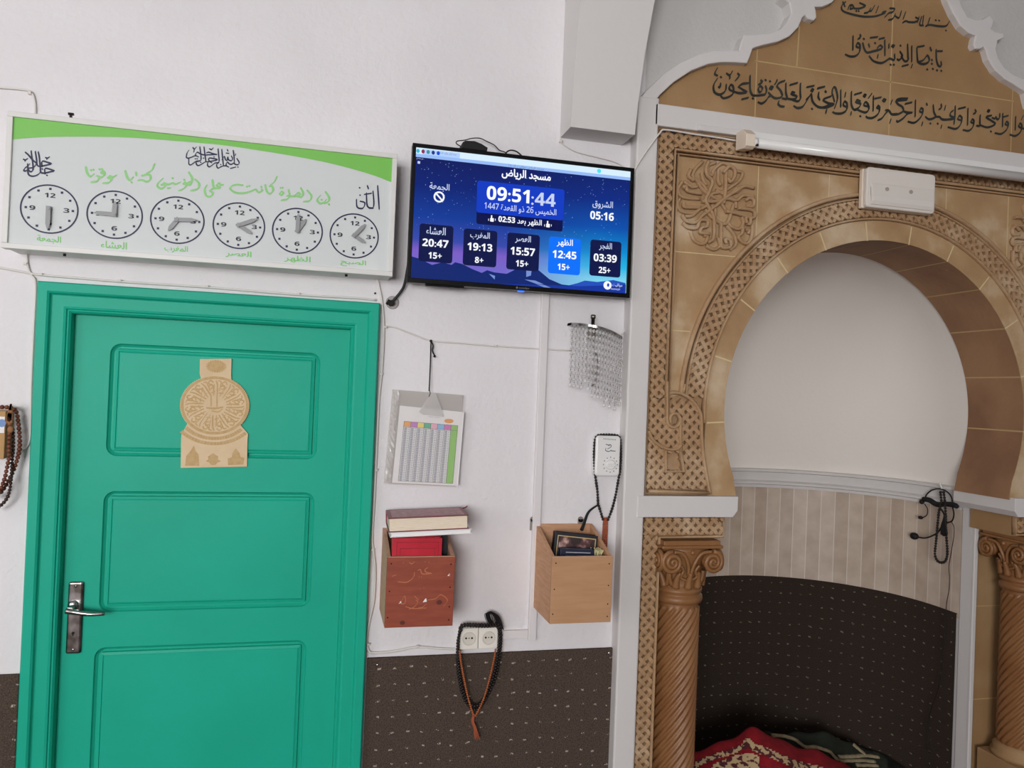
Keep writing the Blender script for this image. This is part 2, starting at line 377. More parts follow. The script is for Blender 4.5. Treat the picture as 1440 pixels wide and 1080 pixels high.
def text(s, x0, x1, z0, z1, y, m, parent, name, bold=0.0, heavy=False):
    c = bpy.data.curves.new('t', 'FONT'); c.body = arab(s)
    c.body = ''.join(chr((0x1D7EC if heavy else 0x1D7E2)+int(k)) if k.isascii() and k.isdigit() else k for k in c.body)
    t = bpy.data.objects.new('t', c); COL.objects.link(t)
    dg = bpy.context.evaluated_depsgraph_get(); dg.update()
    me = bpy.data.meshes.new_from_object(t.evaluated_get(dg)); bpy.data.objects.remove(t); bpy.data.curves.remove(c)
    if bold:                                                   # heavier weight: the outline struck several times, a hair apart
        q = bmesh.new()
        for i in range(8):
            n0 = len(q.verts); q.from_mesh(me); q.verts.ensure_lookup_table()
            for v in q.verts[n0:]: v.co += Vector((math.cos(i*PI/4)*bold, math.sin(i*PI/4)*bold, i*1.0))
        q.to_mesh(me); q.free()
    xs = [v.co.x for v in me.vertices]; ys = [v.co.y for v in me.vertices]
    ax, bx, ay, by = min(xs), max(xs), min(ys), max(ys)
    for v in me.vertices:
        v.co = Vector((x0+(v.co.x-ax)/(bx-ax)*(x1-x0), y-v.co.z*2.5e-5, z0+(v.co.y-ay)/(by-ay)*(z1-z0)))
    me.materials.clear(); me.materials.append(m); me.name = name
    o = bpy.data.objects.new(name, me); COL.objects.link(o); o.parent = parent; o.location = -wloc(parent); return o

# ================================================================== the room
def S(name, mb, m, parent=None, **k): return mb.obj(name, m, parent, kind=None if parent else 'structure', **k)
b = MB()
b.box(-4.0, -0.70, 0, 0.30, 0, 4.3); b.box(-0.70, 0.095, 0, 0.30, 2.0, 4.3); b.box(0.095, 1.03, 0, 0.30, 0, 4.3)
b.box(2.94, 5.5, 0, 0.30, 0, 4.3)
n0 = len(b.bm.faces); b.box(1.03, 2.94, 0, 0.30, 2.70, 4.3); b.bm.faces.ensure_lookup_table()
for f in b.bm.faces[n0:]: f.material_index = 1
S('wall_front', b, [PLASTER, SHADEW])
b = MB(); b.box(-4.3, 5.8, -7.3, 1.3, -0.1, 0); S('floor', b, FLOORM)
b = MB(); b.box(-4.3, 5.8, -7.3, 0.3, 4.3, 4.4); S('ceiling', b, CEIL)
b = MB(); b.box(5.5, 5.7, -7.0, 0, 0, 4.3); S('wall_right', b, PLASTER)
def wall_holes(name, axis, c0, c1, lo, hi, holes):
    b = MB(); cur = lo
    def bx(a0, a1, z0, z1):
        if a1-a0 < 1e-6 or z1-z0 < 1e-6: return
        if axis == 'y': b.box(a0, a1, c0, c1, z0, z1)
        else: b.box(c0, c1, a0, a1, z0, z1)
    for (h0, h1, z0, z1) in holes:
        bx(cur, h0, 0, 4.3); bx(h0, h1, 0, z0); bx(h0, h1, z1, 4.3); cur = h1
    bx(cur, hi, 0, 4.3); S(name, b, PLASTER)
HB = [(-3.15, -0.85, 1.15, 3.0), (0.36, 0.60, 3.12, 3.32)]
wall_holes('wall_back', 'y', -7.2, -7.0, -4.0, 5.5, HB)
HL = [(-4.85, -2.95, 1.45, 2.95)]
wall_holes('wall_left', 'x', -4.2, -4.0, -7.0, 0.0, HL)
PANE = emit('daylight_window_pane', (236, 242, 255), 2.2)
PANEHI = emit('bright_window_pane', (255, 252, 246), 14.0)
def window(n, axis, h, c):
    w = bpy.data.objects.new('window_%d' % n, None); COL.objects.link(w); w['kind'] = 'structure'
    a0, a1, z0, z1 = h; w.location = ((a0+a1)/2, c, z0) if axis == 'y' else (c, (a0+a1)/2, z0)
    f = MB(); p = MB()
    def bx(m, q0, q1, r0, r1, d0, d1):
        if axis == 'y': m.box(q0, q1, c+d0, c+d1, r0, r1)
        else: m.box(c+d0, c+d1, q0, q1, r0, r1)
    t = 0.05; md = (a0+a1)/2
    for q in ((a0, a0+t, z0, z1), (a1-t, a1, z0, z1), (a0+t, a1-t, z0, z0+t), (a0+t, a1-t, z1-t, z1), (md-t/2, md+t/2, z0+t, z1-t)): bx(f, *q, -0.03, 0.03)
    bx(p, a0+t, a1-t, z0+t, z1-t, -0.045, -0.035)
    f.obj('window_frame', TRIMW, w); p.obj('window_pane', PANEHI if n == 2 else PANE, w)
for i, h in enumerate(HB): window(i+1, 'y', h, -7.1)
window(3, 'x', HL[0], -4.1)

# carpet dado nailed to the wall either side of the door
b = MB(); b.box(0.176, 1.0, -0.012, 0.0, 0.0, 0.958, 0.003); d = S('trim_1', b, CARPET)
b = MB()
for x, z in ((0.208, 0.937), (0.972, 0.942)): b.sphere((x, -0.013, z), 0.005, 8, 6, (1, 0.5, 1))
b.obj('carpet_nail', CHROME, d)
b = MB(); b.box(-2.6, -0.784, -0.012, 0.0, 0.0, 0.955, 0.003); S('trim_2', b, CARPET)

# transverse arch rib springing from the wall above the television
b = MB()
rows = [(2.645, 0.735, 0.952, -0.115), (2.75, 0.735, 0.956, -0.125), (2.9, 0.735, 0.966, -0.14), (3.05, 0.735, 0.980, -0.165), (3.2, 0.735, 0.995, -0.21), (3.5, 0.735, 1.02, -0.36), (3.9, 0.735, 1.03, -0.75), (4.3, 0.735, 1.03, -1.3)]
prev = None
for z, x0, x1, yf in rows:
    r = [b.bm.verts.new(p) for p in ((x0, 0, z), (x0, yf, z), (x1, yf, z), (x1, 0, z))]
    if prev:
        for i in range(3): b.bm.faces.new((prev[i], prev[i+1], r[i+1], r[i]))
    else: b.bm.faces.new(r)
    prev = r
S('trim_3', b, TRIMW, recalc=True)

# ================================================================== door
door = thing('door_1', (-0.305, 0, 0), 'teal panelled wooden door in a moulded teal frame', 'door', kind='structure')
def sweep_frame(prof, x0, x1, z1, zb=0.0):
    """profile (inset, y) carried up the left side, along the head and down the right with mitres"""
    b = MB(); rings = []
    for ins, y in prof:
        rings.append([(x0+ins, y, zb), (x0+ins, y, z1-ins), (x1-ins, y, z1-ins), (x1-ins, y, zb)])
    V = [[b.bm.verts.new(p) for p in r] for r in rings]
    for A, B in zip(V, V[1:]):
        for i in range(3): b.bm.faces.new((A[i], A[i+1], B[i+1], B[i]))
    bmesh.ops.recalc_face_normals(b.bm, faces=b.bm.faces[:])
    return b
b = sweep_frame([(0, 0), (0, -0.03), (0.004, -0.036), (0.026, -0.036), (0.031, -0.032), (0.034, -0.024), (0.037, -0.0215)], -0.777, 0.169, 2.058)
S('door_casing', b, TEAL, door)
b = sweep_frame([(0.035, 0), (0.035, -0.022), (0.066, -0.022), (0.072, -0.02), (0.074, -0.015), (0.078, -0.016), (0.083, -0.010), (0.085, 0.0), (0.085, 0.06)], -0.777, 0.169, 2.058)
S('door_frame', b, TEAL, door)
# leaf with three routed panels
LY = 0.018
leafx0, leafx1, leafz1 = -0.700, 0.092, 1.985
panels = [(-0.596, -0.002, 1.568, 1.896), (-0.596, -0.002, 1.115, 1.466), (-0.602, -0.008, 0.33, 1.013)]
b = MB(); bm = b.bm; NA = 6
outer = [bm.verts.new((x, LY, z)) for x, z in ((leafx0, 0.01), (leafx1, 0.01), (leafx1, leafz1), (leafx0, leafz1))]
edges = [bm.edges.new((outer[i], outer[(i+1) % 4])) for i in range(4)]
rings0 = []
for (x0, x1, z0, z1) in panels:
    p = rrect(x0, x1, z0, z1, 0.030, NA); r = [bm.verts.new((a, LY, c)) for a, c in p]
    edges += [bm.edges.new((r[i], r[(i+1) % len(r)])) for i in range(len(r))]; rings0.append(r)
bmesh.ops.triangle_fill(bm, edges=edges, use_beauty=True, use_dissolve=False, normal=(0, -1, 0))
for (x0, x1, z0, z1), r in zip(panels, rings0):
    A = r
    for ins, y, rad in ((0.003, LY+0.006, 0.028), (0.009, LY+0.011, 0.022), (0.014, LY+0.011, 0.010), (0.016, LY+0.003, 0.002), (0.023, LY+0.001, 0.001), (0.0235, LY+0.004, 0.001), (0.027, LY+0.002, 0.001)):
        p = rrect(x0+ins, x1-ins, z0+ins, z1-ins, rad, NA); B = [bm.verts.new((a, y, c)) for a, c in p]
        for i in range(len(A)):
            j = (i+1) % len(A); bm.faces.new((A[i], A[j], B[j], B[i]))
        A = B
    bm.faces.new(A)
S('door_leaf', b, TEAL, door, recalc=True)
b = MB(); b.box(leafx0, leafx1, LY+0.03, LY+0.045, 0.01, leafz1); b.obj('door_back', TEAL, door)
for v in door.children:
    pass
# handle: long back plate with keyhole and lever
hx, hz0, hz1 = -0.656, 1.000, 1.206
b = MB(); b.box(hx-0.0195, hx+0.0195, LY-0.009, LY, hz0, hz1, 0.006, 3)
h = b.obj('door_handle', CHROME, door, label='worn chrome lever handle on a long back plate')
b = MB(); lz = 1.128
b.tube([(hx-0.004, LY-0.006, lz+0.006), (hx-0.004, LY-0.045, lz+0.006)], 0.010, 12)
b.tube(catmull([(hx-0.012, LY-0.045, lz+0.006), (hx+0.01, LY-0.050, lz+0.003), (hx+0.05, LY-0.052, lz-0.003), (hx+0.088, LY-0.048, lz-0.004)], 5), lambda t: 0.0085-0.0030*t, 10)
b.sphere((hx-0.005, LY-0.012, lz+0.012), 0.014, 12, 8, (1, 0.5, 1))
b.obj('lever', CHROME, h)
b = MB(); b.lathe([(0.004, 0), (0.004, 0.001)], (hx-0.002, LY-0.0105, 1.060), 12, 'y'); b.box(hx-0.0035, hx-0.0005, LY-0.0100, LY-0.0092, 1.052, 1.060); b.obj('keyhole', HOLE, h)
b = MB()
for z in (1.194, 1.012): b.sphere((hx, LY-0.009, z), 0.004, 8, 6, (1, 0.4, 1))
b.obj('screw', CHROME, h)

# ================================================================== mihrab
CX, CZ, RA = 1.985, 1.770, 0.634
def mx(x): return 2*CX-x
mih = thing('mihrab', (CX, 0, 0), 'carved sandstone prayer niche with horseshoe arch, twisted columns and painted verses', 'prayer niche')
# stone facade with horseshoe opening; the thickness of the block is the soffit
dxs = 0.590; a0 = math.acos(dxs/RA)     # springing below the centre
arc = [(CX+0.576, 1.465)] + [(CX+RA*math.cos(t), CZ+RA*math.sin(t)) for t in [-a0+(PI+2*a0)*k/72 for k in range(73)]] + [(CX-0.576, 1.465)]
b = MB(); b.prism([(1.055, 1.465), (1.055, 2.6995), (2.915, 2.6995), (2.915, 1.465)] + arc, -0.018, 0.225)
fac = b.obj('stone_facade', STONE, mih)
# soffit lining
b = MB(); A = None
for (x, z) in arc:
    k = 0.9985; x2, z2 = CX+(x-CX)*k, CZ+(z-CZ)*k
    B = [b.bm.verts.new((x2, -0.034, z2)), b.bm.verts.new((x2, 0.228, z2))]
    if A: f = b.bm.faces.new((A[0], A[1], B[1], B[0])); f.smooth = True
    A = B
soff = b
# joints of the soffit and of the voussoirs
bs = soff; bv = MB()
for t in (-4, 15, 33, 50, 66, 82, 98, 114, 130, 147, 165, 184):
    t = math.radians(t); c, s_ = math.cos(t), math.sin(t); r0 = RA-0.0018
    P = Vector((CX+r0*c, 0, CZ+r0*s_)); T = Vector((-s_, 0, c))*0.0028
    bs.face([(P-T)+Vector((0, -0.034, 0)), (P+T)+Vector((0, -0.034, 0)), (P+T)+Vector((0, 0.226, 0)), (P-T)+Vector((0, 0.226, 0))], mi=1)
    a, d = P, Vector((CX+0.700*c, 0, CZ+0.700*s_)); Y = Vector((0, -0.0366, 0)); T = T*0.9
    bv.face([a-T+Y, a+T+Y, d+T+Y, d-T+Y], mi=1)
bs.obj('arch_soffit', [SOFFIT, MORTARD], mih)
def arc_outer(R, t0, t1, n): return [(CX+R*math.cos(t0+(t1-t0)*k/n), CZ+R*math.sin(t0+(t1-t0)*k/n)) for k in range(n+1)]
# voussoir ring (front face), its foot widening to the ledge
ring_in = [(x, z) for x, z in arc]
tA = math.radians(-6); ring_out = [(2.668, 1.465), (2.682, 1.56), (2.690, 1.66)] + arc_outer(0.705, tA+0.02, PI-tA-0.02, 60) + [(mx(2.690), 1.66), (mx(2.682), 1.56), (mx(2.668), 1.465)]
bv.prism(ring_in[::-1] + ring_out, -0.036, -0.015)
bv.obj('voussoir_ring', [STONE2, MORTAR], mih)
def strip(mb, pts, w, y0, y1, prof=True):
    """raised moulding of rounded section along (x,z) points on the facade"""
    mb.tube([(x, y0, z) for x, z in pts], w/2, 8, flat=(y0-y1)/(w/2), up=(0, 1, 0))
C5 = lambda p: [(v.x, v.y) for v in catmull([(a, c, 0) for a, c in p], 4)]
bm1 = MB()
for R, w in ((0.711, 0.010), (0.800, 0.016), (0.783, 0.007)):
    t0 = math.radians(-4 if R < 0.75 else 3); strip(bm1, arc_outer(R, t0, PI-t0, 80), w, -0.034, -0.048)
# inner rectangular moulding framing the spandrels
for x0, z1, w in ((1.131, 2.640, 0.012), (1.143, 2.626, 0.006)):
    strip(bm1, [(x0, 1.74), (x0, z1), (mx(x0), z1), (mx(x0), 1.74)], w, -0.034, -0.046)
for x0, z1, w in ((1.068, 2.704, 0.006),): strip(bm1, [(x0, 1.475), (x0, z1), (mx(x0), z1), (mx(x0), 1.475)], w, -0.034, -0.044)
# foot of the border: the loop where the straight border crosses into the arch band (traced left, mirrored right)
t2 = crop(900, 540, 5.686, -0.036)
LOOP = [[(212, -20), (212, 150), (212, 290), (235, 335), (272, 345), (305, 322), (318, 280), (292, 240), (255, 240), (236, 270), (240, 310)],
        [(318, 275), (316, 400), (322, 560)],
        [(230, 75), (270, 68), (330, 78), (400, 120), (458, 190), (484, 260), (488, 400), (500, 560), (528, 740), (556, 880)],
        [(62, 372), (92, 435), (150, 490), (230, 522), (300, 515), (322, 480)],
        [(200, 530), (200, 698), (348, 700), (318, 540)], [(355, 0), (338, 70)], [(62, 855), (300, 862), (545, 868)]]
for st in LOOP:
    q = [t2(a, c) for a, c in st]
    if len(q) > 4: q = C5(q)
    strip(bm1, q, 0.0125, -0.036, -0.049); strip(bm1, [(mx(a), c) for a, c in q], 0.0125, -0.036, -0.049)
bm1.obj('mouldings', STONE, mih)

# interlaced lattice carving: flat bands weaving over and under one another above a sunk ground
def lattice(mb, fmap, s0, s1, t0, t1, pitch, across, w, lo, hi, inside=None, phase=0.0):
    """two families of bands in strip coordinates (s along, t across); fmap(s,t,h)->world"""
    for fam in (1, -1):
        nn = int((t1-t0)/across)+2; k0 = -nn; k1 = int((s1-s0)/pitch)+nn
        for k in range(k0, k1):
            n = max(2, int(round((t1-t0)/across*4))); seq = []
            for i in range(n+1):
                t = t0+(t1-t0)*i/n; s = s0+phase+k*pitch+(fam*(t-t0)/across)*pitch
                if fam < 0: s += pitch*0.0
                over = math.cos(2*PI*(t-t0)/across)*fam
                seq.append((s, t, hi-(0.0035 if over < 0 else 0.0)))
            ds = pitch; dt = across*fam; ln = math.hypot(ds, dt); ns, nt = -dt/ln*w/2, ds/ln*w/2
            for (a, c) in zip(seq, seq[1:]):
                ms, mt = (a[0]+c[0])/2, (a[1]+c[1])/2
                if ms < s0 or ms > s1 or (inside and not inside(ms, mt)): continue
                q = [(a[0]+ns, a[1]+nt), (a[0]-ns, a[1]-nt), (c[0]-ns, c[1]-nt), (c[0]+ns, c[1]+nt)]
                q = [(min(max(p, s0-0.004), s1+0.004), min(max(r_, t0), t1)) for p, r_ in q]
                hh = [a[2], a[2], c[2], c[2]]
                T = [mb.bm.verts.new(fmap(p[0], p[1], h)) for p, h in zip(q, hh)]; Bq = [mb.bm.verts.new(fmap(p[0], p[1], lo)) for p in q]
                mb.bm.faces.new(T)
                for e in (0, 2):
                    mb.bm.faces.new((T[e], Bq[e], Bq[(e+1) % 4], T[(e+1) % 4]))
                for e in (1, 3):
                    mb.bm.faces.new((T[e], Bq[e], Bq[(e+1) % 4], T[(e+1) % 4]))
PIT, ACR, BW = 0.0345, 0.0345, 0.0126
LO, HI = 0.016, 0.0
def fy(h): return -0.042 + h if h > 0 else -0.042 - h
flat_map = lambda s, t, h: (t, -0.020-h, s)
def vert_map(s, t, h): return (t, -0.018-h, s)
b = MB()
for mir in (0, 1):
    g = (lambda x: mx(x)) if mir else (lambda x: x)
    lattice(b, lambda s, t, h, g=g: (g(t), -0.017-h, s), 1.80, 2.698, 1.071, 1.126, PIT, 0.0335, BW, 0.0, 0.024)
    lattice(b, lambda s, t, h, g=g: (g(t), 0.0-h, s), 0.0, 1.335, 1.071, 1.126, PIT, 0.0335, BW, 0.0, 0.030)
lattice(b, lambda s, t, h: (s, -0.017-h, t), 1.126, mx(1.126), 2.646, 2.701, PIT, 0.0335, BW, 0.0, 0.024)
b.obj('border_lattice', STONE, mih)
b = MB()
Rm = 0.748
lattice(b, lambda s, t, h: (CX-t*math.cos(s/Rm), -0.017-h, CZ+t*math.sin(s/Rm)), math.radians(3)*Rm, math.radians(177)*Rm, 0.716, 0.780, 0.0355, 0.0345, 0.0126, 0.0, 0.024)
b.obj('arch_lattice', STONE, mih)
def in_poly(x, z, P):
    c = False; n = len(P)
    for i in range(n):
        (x1, z1), (x2, z2) = P[i], P[i-1]
        if (z1 > z) != (z2 > z) and x < (x2-x1)*(z-z1)/(z2-z1)+x1: c = not c
    return c
edgeP = [t2(a, c) for a, c in LOOP[2]]
def xr(z):
    for (xa, za), (xb, zb) in zip(edgeP[4:], edgeP[5:]):
        if za >= z >= zb: return xa+(xb-xa)*(za-z)/(za-zb)
    return 1.262
VOID = [[t2(a, c) for a, c in ((200, 545), (200, 700), (348, 700), (320, 545))], [t2(a, c) for a, c in ((225, -10), (345, -10), (330, 75), (225, 70))], [t2(a, c) for a, c in ((235, 240), (310, 240), (315, 330), (240, 330))]]
def inside(z, x):
    return x < xr(z)-0.004 and not any(in_poly(x, z, P) for P in VOID) and z < 1.795 and not (z > 1.73 and x > 1.255)
for mir in (0, 1):
    g = (lambda x: mx(x)) if mir else (lambda x: x); b = MB()
    lattice(b, lambda s, t, h, g=g: (g(t), -0.017-h, s), 1.497, 1.797, 1.071, 1.310, PIT, 0.0335, BW, 0.0, 0.024, inside)
    b.obj('foot_lattice', STONE, mih)
# smooth spandrel slabs, a little proud of the sunk ground
b = MB(); Ro = 0.806; ta = math.radians(3)
sp = [(1.147, CZ+0.03)] + [(1.147, 2.622), (CX, 2.622)] + [(x, z) for x, z in arc_outer(Ro, PI/2, PI-ta, 40)]
def joint(x0, z0, x1, z1, y=-0.0306, w=0.003, m=False):
    d = Vector((x1-x0, 0, z1-z0)).normalized(); n = Vector((-d.z, 0, d.x))*w/2; p, q = Vector((x0, y, z0)), Vector((x1, y, z1))
    if m: p.x, q.x = mx(p.x), mx(q.x); n.x = -n.x
    b.face([p-n, q-n, q+n, p+n], mi=1)
for m_ in (False, True):
    b = MB(); b.prism([(mx(a), c) for a, c in sp] if m_ else sp, -0.030, -0.016)
    for J in ((1.452, 2.62, 1.452, 2.37), (1.735, 2.62, 1.735, 2.54), (1.148, 2.298, 1.40, 2.298), (1.148, 2.030, 1.215, 2.030)): joint(*J, m=m_)
    b.obj('spandrel', [STONE2, MORTAR], mih)

# carved calligraphic roundels
RND = [[(150,350),(112,420),(125,480),(190,505),(330,500)],[(130,520),(108,580),(145,640),(250,650),(340,600),(400,560)],[(165,560),(180,600),(330,588)],[(150,680),(200,740),(290,740),(350,670),(430,600),(480,560),(560,480),(660,400),(760,330),(862,335)],[(280,300),(330,380),(400,440),(520,500),(610,610)],[(340,125),(265,220),(250,300),(340,350),(400,420)],[(225,220),(205,290),(260,330)],[(395,115),(370,200),(390,270),(440,320),(400,450),(380,520),(450,640),(470,720),(470,880),(420,930)],[(470,120),(400,160),(400,230),(440,250),(460,190),(540,118),(620,140)],[(500,190),(500,300),(530,345)],[(570,180),(575,300),(575,400),(560,530)],[(545,220),(600,150),(655,170),(660,240),(620,300),(590,260)],[(680,180),(745,190),(720,270),(640,340),(560,400),(440,440),(400,520)],[(750,330),(700,385),(655,400),(690,350)],[(340,525),(480,512),(600,470),(690,480),(760,420),(866,425)],[(700,555),(862,565),(862,640),(700,612),(580,600)],[(480,395),(600,440),(680,480),(690,560)],[(380,600),(470,690),(590,725),(640,620),(665,520)],[(430,555),(480,600),(470,720)],[(540,720),(545,900),(560,965),(640,955),(640,890),(590,880),(600,922)],[(600,740),(680,820),(705,920),(645,982)],[(640,640),(620,720),(720,765),(770,700),(750,640)],[(760,720),(760,800),(720,850),(800,905),(855,840),(862,700)],[(160,760),(220,800),(300,795),(330,720),(400,715),(400,770),(350,790),(340,840),(430,842)],[(245,830),(290,920),(380,945),(420,870),(375,860)],[(400,962),(480,992),(540,950),(520,870)],[(330,600),(250,680),(180,690)],[(150,420),(180,395),(200,440),(335,452)],[(165,345),(240,390),(300,380)],[(780,470),(830,438),(872,460),(860,520),(790,520)],[(330,240),(350,320),(385,355)],[(800,700),(788,645),(830,640),(835,700),(800,705)],[(795,770),(835,755),(825,805)]]
def roundel(cx, cz, mir):
    R = 0.150; b = MB()
    def stroke(pts, w=0.0135, y=-0.036, dep=0.012):
        q = catmull([(a*R, c*R, 0) for a, c in pts], 5)
        P = [(cx+(-v.x if mir else v.x), y, cz+v.y) for v in q]
        b.tube(P, w/2, 8, flat=1.5, up=(0, 1, 0))
    for i, st in enumerate(RND):
        stroke([((p-492)/398, (545-q)/438) for p, q in st], 0.0125, y=-0.033-0.0022*(i % 4))
    return b.obj('carved_roundel', STONE, mih)
roundel(1.292, 2.468, False); roundel(mx(1.292), 2.468, True)

# white plaster around the stone
for s_ in (1, -1):
    P = [(0.985, 0.0), (0.985, 2.80), (1.060, 2.80), (1.060, 0.0)]
    if s_ < 0: P = [(mx(a), c) for a, c in P]
    b = MB(); b.prism(P, -0.055, -0.0003, bev=0.006); b.obj('plaster_pilaster', TRIMW, mih)
b = MB(); b.box(1.045, mx(1.045), -0.055, -0.0003, 2.708, 2.782, 0.004)
b.box(1.20, mx(1.20), -0.066, -0.05, 2.706, 2.726, 0.003)
b.obj('plaster_cornice', TRIMW, mih)
# ledges at the springing, running back under the arch
for s_ in (1, -1):
    P = [(1.035, 1.402), (1.386, 1.402), (1.404, 1.424), (1.404, 1.473), (1.035, 1.473)]
    if s_ < 0: P = [(mx(a), c) for a, c in P]
    b = MB(); b.prism(P, -0.058, 0.235, bev=0.002); b.obj('springing_ledge', TRIMW, mih)
# lower jambs
for s_ in (1, -1):
    g = (lambda x: x) if s_ > 0 else mx; b = MB()
    for x0, x1, y0, y1, z0, z1 in ((1.05, 1.132, -0.012, 0.225, 0, 1.402), (1.10, 1.340, 0.178, 0.34, 0, 1.402), (1.132, 1.366, -0.012, 0.185, 1.322, 1.402)):
        xa, xb = sorted((g(x0), g(x1))); b.box(xa, xb, y0, y1, z0, z1)
    for z in (0.62, 1.0):
        xa, xb = sorted((g(1.14), g(1.335))); b.face([(xa, 0.1772, z-0.002), (xb, 0.1772, z-0.002), (xb, 0.1772, z+0.002), (xa, 0.1772, z+0.002)], mi=1)
    b.obj('lower_jamb', [STONE3, MORTARD], mih)
for s_ in (1, -1):
    g = (lambda x: x) if s_ > 0 else mx; bb = MB()
    lattice(bb, lambda s, t, h, g=g: (g(s), -0.012-h, t), 1.072, 1.362, 1.337, 1.397, PIT, 0.0335, BW, 0.0, 0.022)
    strip(bb, [(g(1.131), 0.0), (g(1.131), 1.331), (g(1.367), 1.331), (g(1.367), 1.400)], 0.010, -0.024, -0.036)
    strip(bb, [(g(1.067), 0.0), (g(1.067), 1.399)], 0.006, -0.024, -0.034)
    bb.obj('lintel_lattice', STONE, mih)

# twisted columns in the nooks
def column(cx, cy):
    sh = MB(); n = 17; rows_ = []
    NS, NZ = 187, 110
    for i in range(NZ+1):
        z = 0.445+0.660*i/NZ; ring = []
        for k in range(NS):
            a = 2*PI*k/NS; fl = abs(math.sin((n*a-z*n/0.100)/2)); r = 0.0690+0.0110*fl
            if z > 1.085 or z < 0.500: r = 0.074
            ring.append(sh.bm.verts.new((cx+r*math.cos(a), cy+r*math.sin(a), z)))
        rows_.append(ring)
    for A, B in zip(rows_, rows_[1:]):
        for k in range(NS): f = sh.bm.faces.new((A[k], A[(k+1) % NS], B[(k+1) % NS], B[k])); f.smooth = True
    col = sh.obj('twisted_column', COLST, mih)
    c = MB(); c.box(cx-0.100, cx+0.100, cy-0.100, cy+0.100, 0.0, 0.445, 0.004); c.lathe([(0.098, 0.445), (0.098, 0.460), (0.088, 0.469), (0.092, 0.481), (0.080, 0.491), (0.076, 0.497)], (cx, cy, 0), 40); c.obj('plinth', STONE3, col)
    c = MB()
    c.lathe([(0.074, 1.098), (0.084, 1.101), (0.088, 1.112), (0.086, 1.124), (0.078, 1.128), (0.078, 1.133), (0.085, 1.139), (0.085, 1.149), (0.076, 1.155), (0.074, 1.170), (0.077, 1.195), (0.085, 1.225), (0.096, 1.255), (0.104, 1.285), (0.104, 1.298)], (cx, cy, 0), 40)
    c.box(cx-0.112, cx+0.112, cy-0.112, cy+0.112, 1.297, 1.308, 0.004); c.box(cx-0.104, cx+0.104, cy-0.104, cy+0.104, 1.307, 1.323, 0.002)
    for q in range(4):                                            # volutes and acanthus on each face
        rot = Matrix.Rotation(q*PI/2, 4, 'Z')
        def T(x, y, z): v = rot @ Vector((x, y, 0)); return (cx+v.x, cy+v.y, z)
        for s_ in (1, -1):
            sp_ = []
            for k in range(34):
                t = k/33; rr = 0.033*(1-t)+0.004; a = PI/2+s_*-1*t*4.6*PI
                sp_.append(T(s_*0.074+rr*math.cos(a), -0.108-0.010*t, 1.252+rr*math.sin(a)))
            c.tube(sp_, lambda t: 0.0085-0.003*t, 7)
            c.tube([T(*p) for p in ((s_*0.074, -0.070, 1.252), (s_*0.074, -0.112, 1.252))], 0.030, 16)
            c.tube(catmull([T(s_*0.070, -0.108, 1.287), T(s_*0.035, -0.104, 1.280), T(s_*0.012, -0.100, 1.245), T(s_*0.004, -0.090, 1.205)], 5), lambda t: 0.0065, 6)
            c.tube(catmull([T(s_*0.052, -0.102, 1.283), T(s_*0.022, -0.100, 1.266), T(s_*0.006, -0.096, 1.225)], 5), lambda t: 0.005, 6)
            c.tube(catmull([T(s_*0.034, -0.092, 1.238), T(s_*0.022, -0.088, 1.218), T(s_*0.030, -0.082, 1.196), T(s_*0.0, -0.082, 1.182)], 5), lambda t: 0.006, 6)
            c.tube(catmull([T(s_*0.062, -0.066, 1.215), T(s_*0.060, -0.064, 1.19), T(s_*0.050, -0.062, 1.165)], 5), lambda t: 0.008, 6)
        c.sphere(T(0, -0.106, 1.284), 0.009, 8, 6)
        for s_ in (-1, 0, 1):
            c.tube(catmull([T(s_*0.040, -0.080+0.012*abs(s_), 1.160), T(s_*0.040, -0.086+0.012*abs(s_), 1.180), T(s_*0.038, -0.094+0.012*abs(s_), 1.200), T(s_*0.034, -0.100+0.010*abs(s_), 1.212)], 4), lambda t: 0.013*(1-0.75*t)+0.002, 8)
    c.obj('capital', COLST, col)
    return col
column(1.238, 0.043); column(mx(1.238), 0.043)

# the niche: half cylinder roofed by a half dome
NR, NY = 0.634, 0.33
def niche_shell(prof, uvs=True, y0=0.222, n=56, smooth=True, start_smooth=True):
    """prof: (radius, z) rows"""
    b = MB(); uvl = b.bm.loops.layers.uv.new('UVMap'); rows_ = []
    for r, z in prof:
        row = [(CX+r, y0, z)] + [(CX+r*math.cos(PI*k/n), NY+r*math.sin(PI*k/n), z) for k in range(n+1)] + [(CX-r, y0, z)]
        rows_.append([b.bm.verts.new(p) for p in row])
    us = [0]; 
    for k in range(n+2): us.append(us[-1] + ((NY-y0) if k in (0, n+1) else NR*PI/n))
    for i, (A, B) in enumerate(zip(rows_, rows_[1:])):
        for k in range(len(A)-1):
            if (A[k].co-B[k].co).length < 1e-7 and (A[k+1].co-B[k+1].co).length < 1e-7: continue
            f = b.bm.faces.new((A[k], B[k], B[k+1], A[k+1])); f.smooth = smooth
            for l, (u, v) in zip(f.loops, ((us[k], prof[i][1]), (us[k], prof[i+1][1]), (us[k+1], prof[i+1][1]), (us[k+1], prof[i][1]))): l[uvl].uv = (u, v)
    return b
DZ = 1.78
niche_shell([(NR, 1.44), (NR, 1.6), (NR, DZ)] + [(NR*math.cos(t)+1e-4, DZ+NR*math.sin(t)) for t in [PI/2*k/14 for k in range(1, 15)]]).obj('niche_dome', NICHEW, mih)
niche_shell([(NR, 1.385), (NR-0.022, 1.385), (NR-0.022, 1.398), (NR-0.034, 1.402), (NR-0.034, 1.412), (NR-0.018, 1.420), (NR-0.018, 1.458), (NR-0.030, 1.462), (NR-0.030, 1.473), (NR, 1.476)], smooth=False).obj('niche_cornice', TRIMW, mih)
niche_shell([(NR, 0.93), (NR, 1.39)]).obj('niche_tile', TILE, mih)
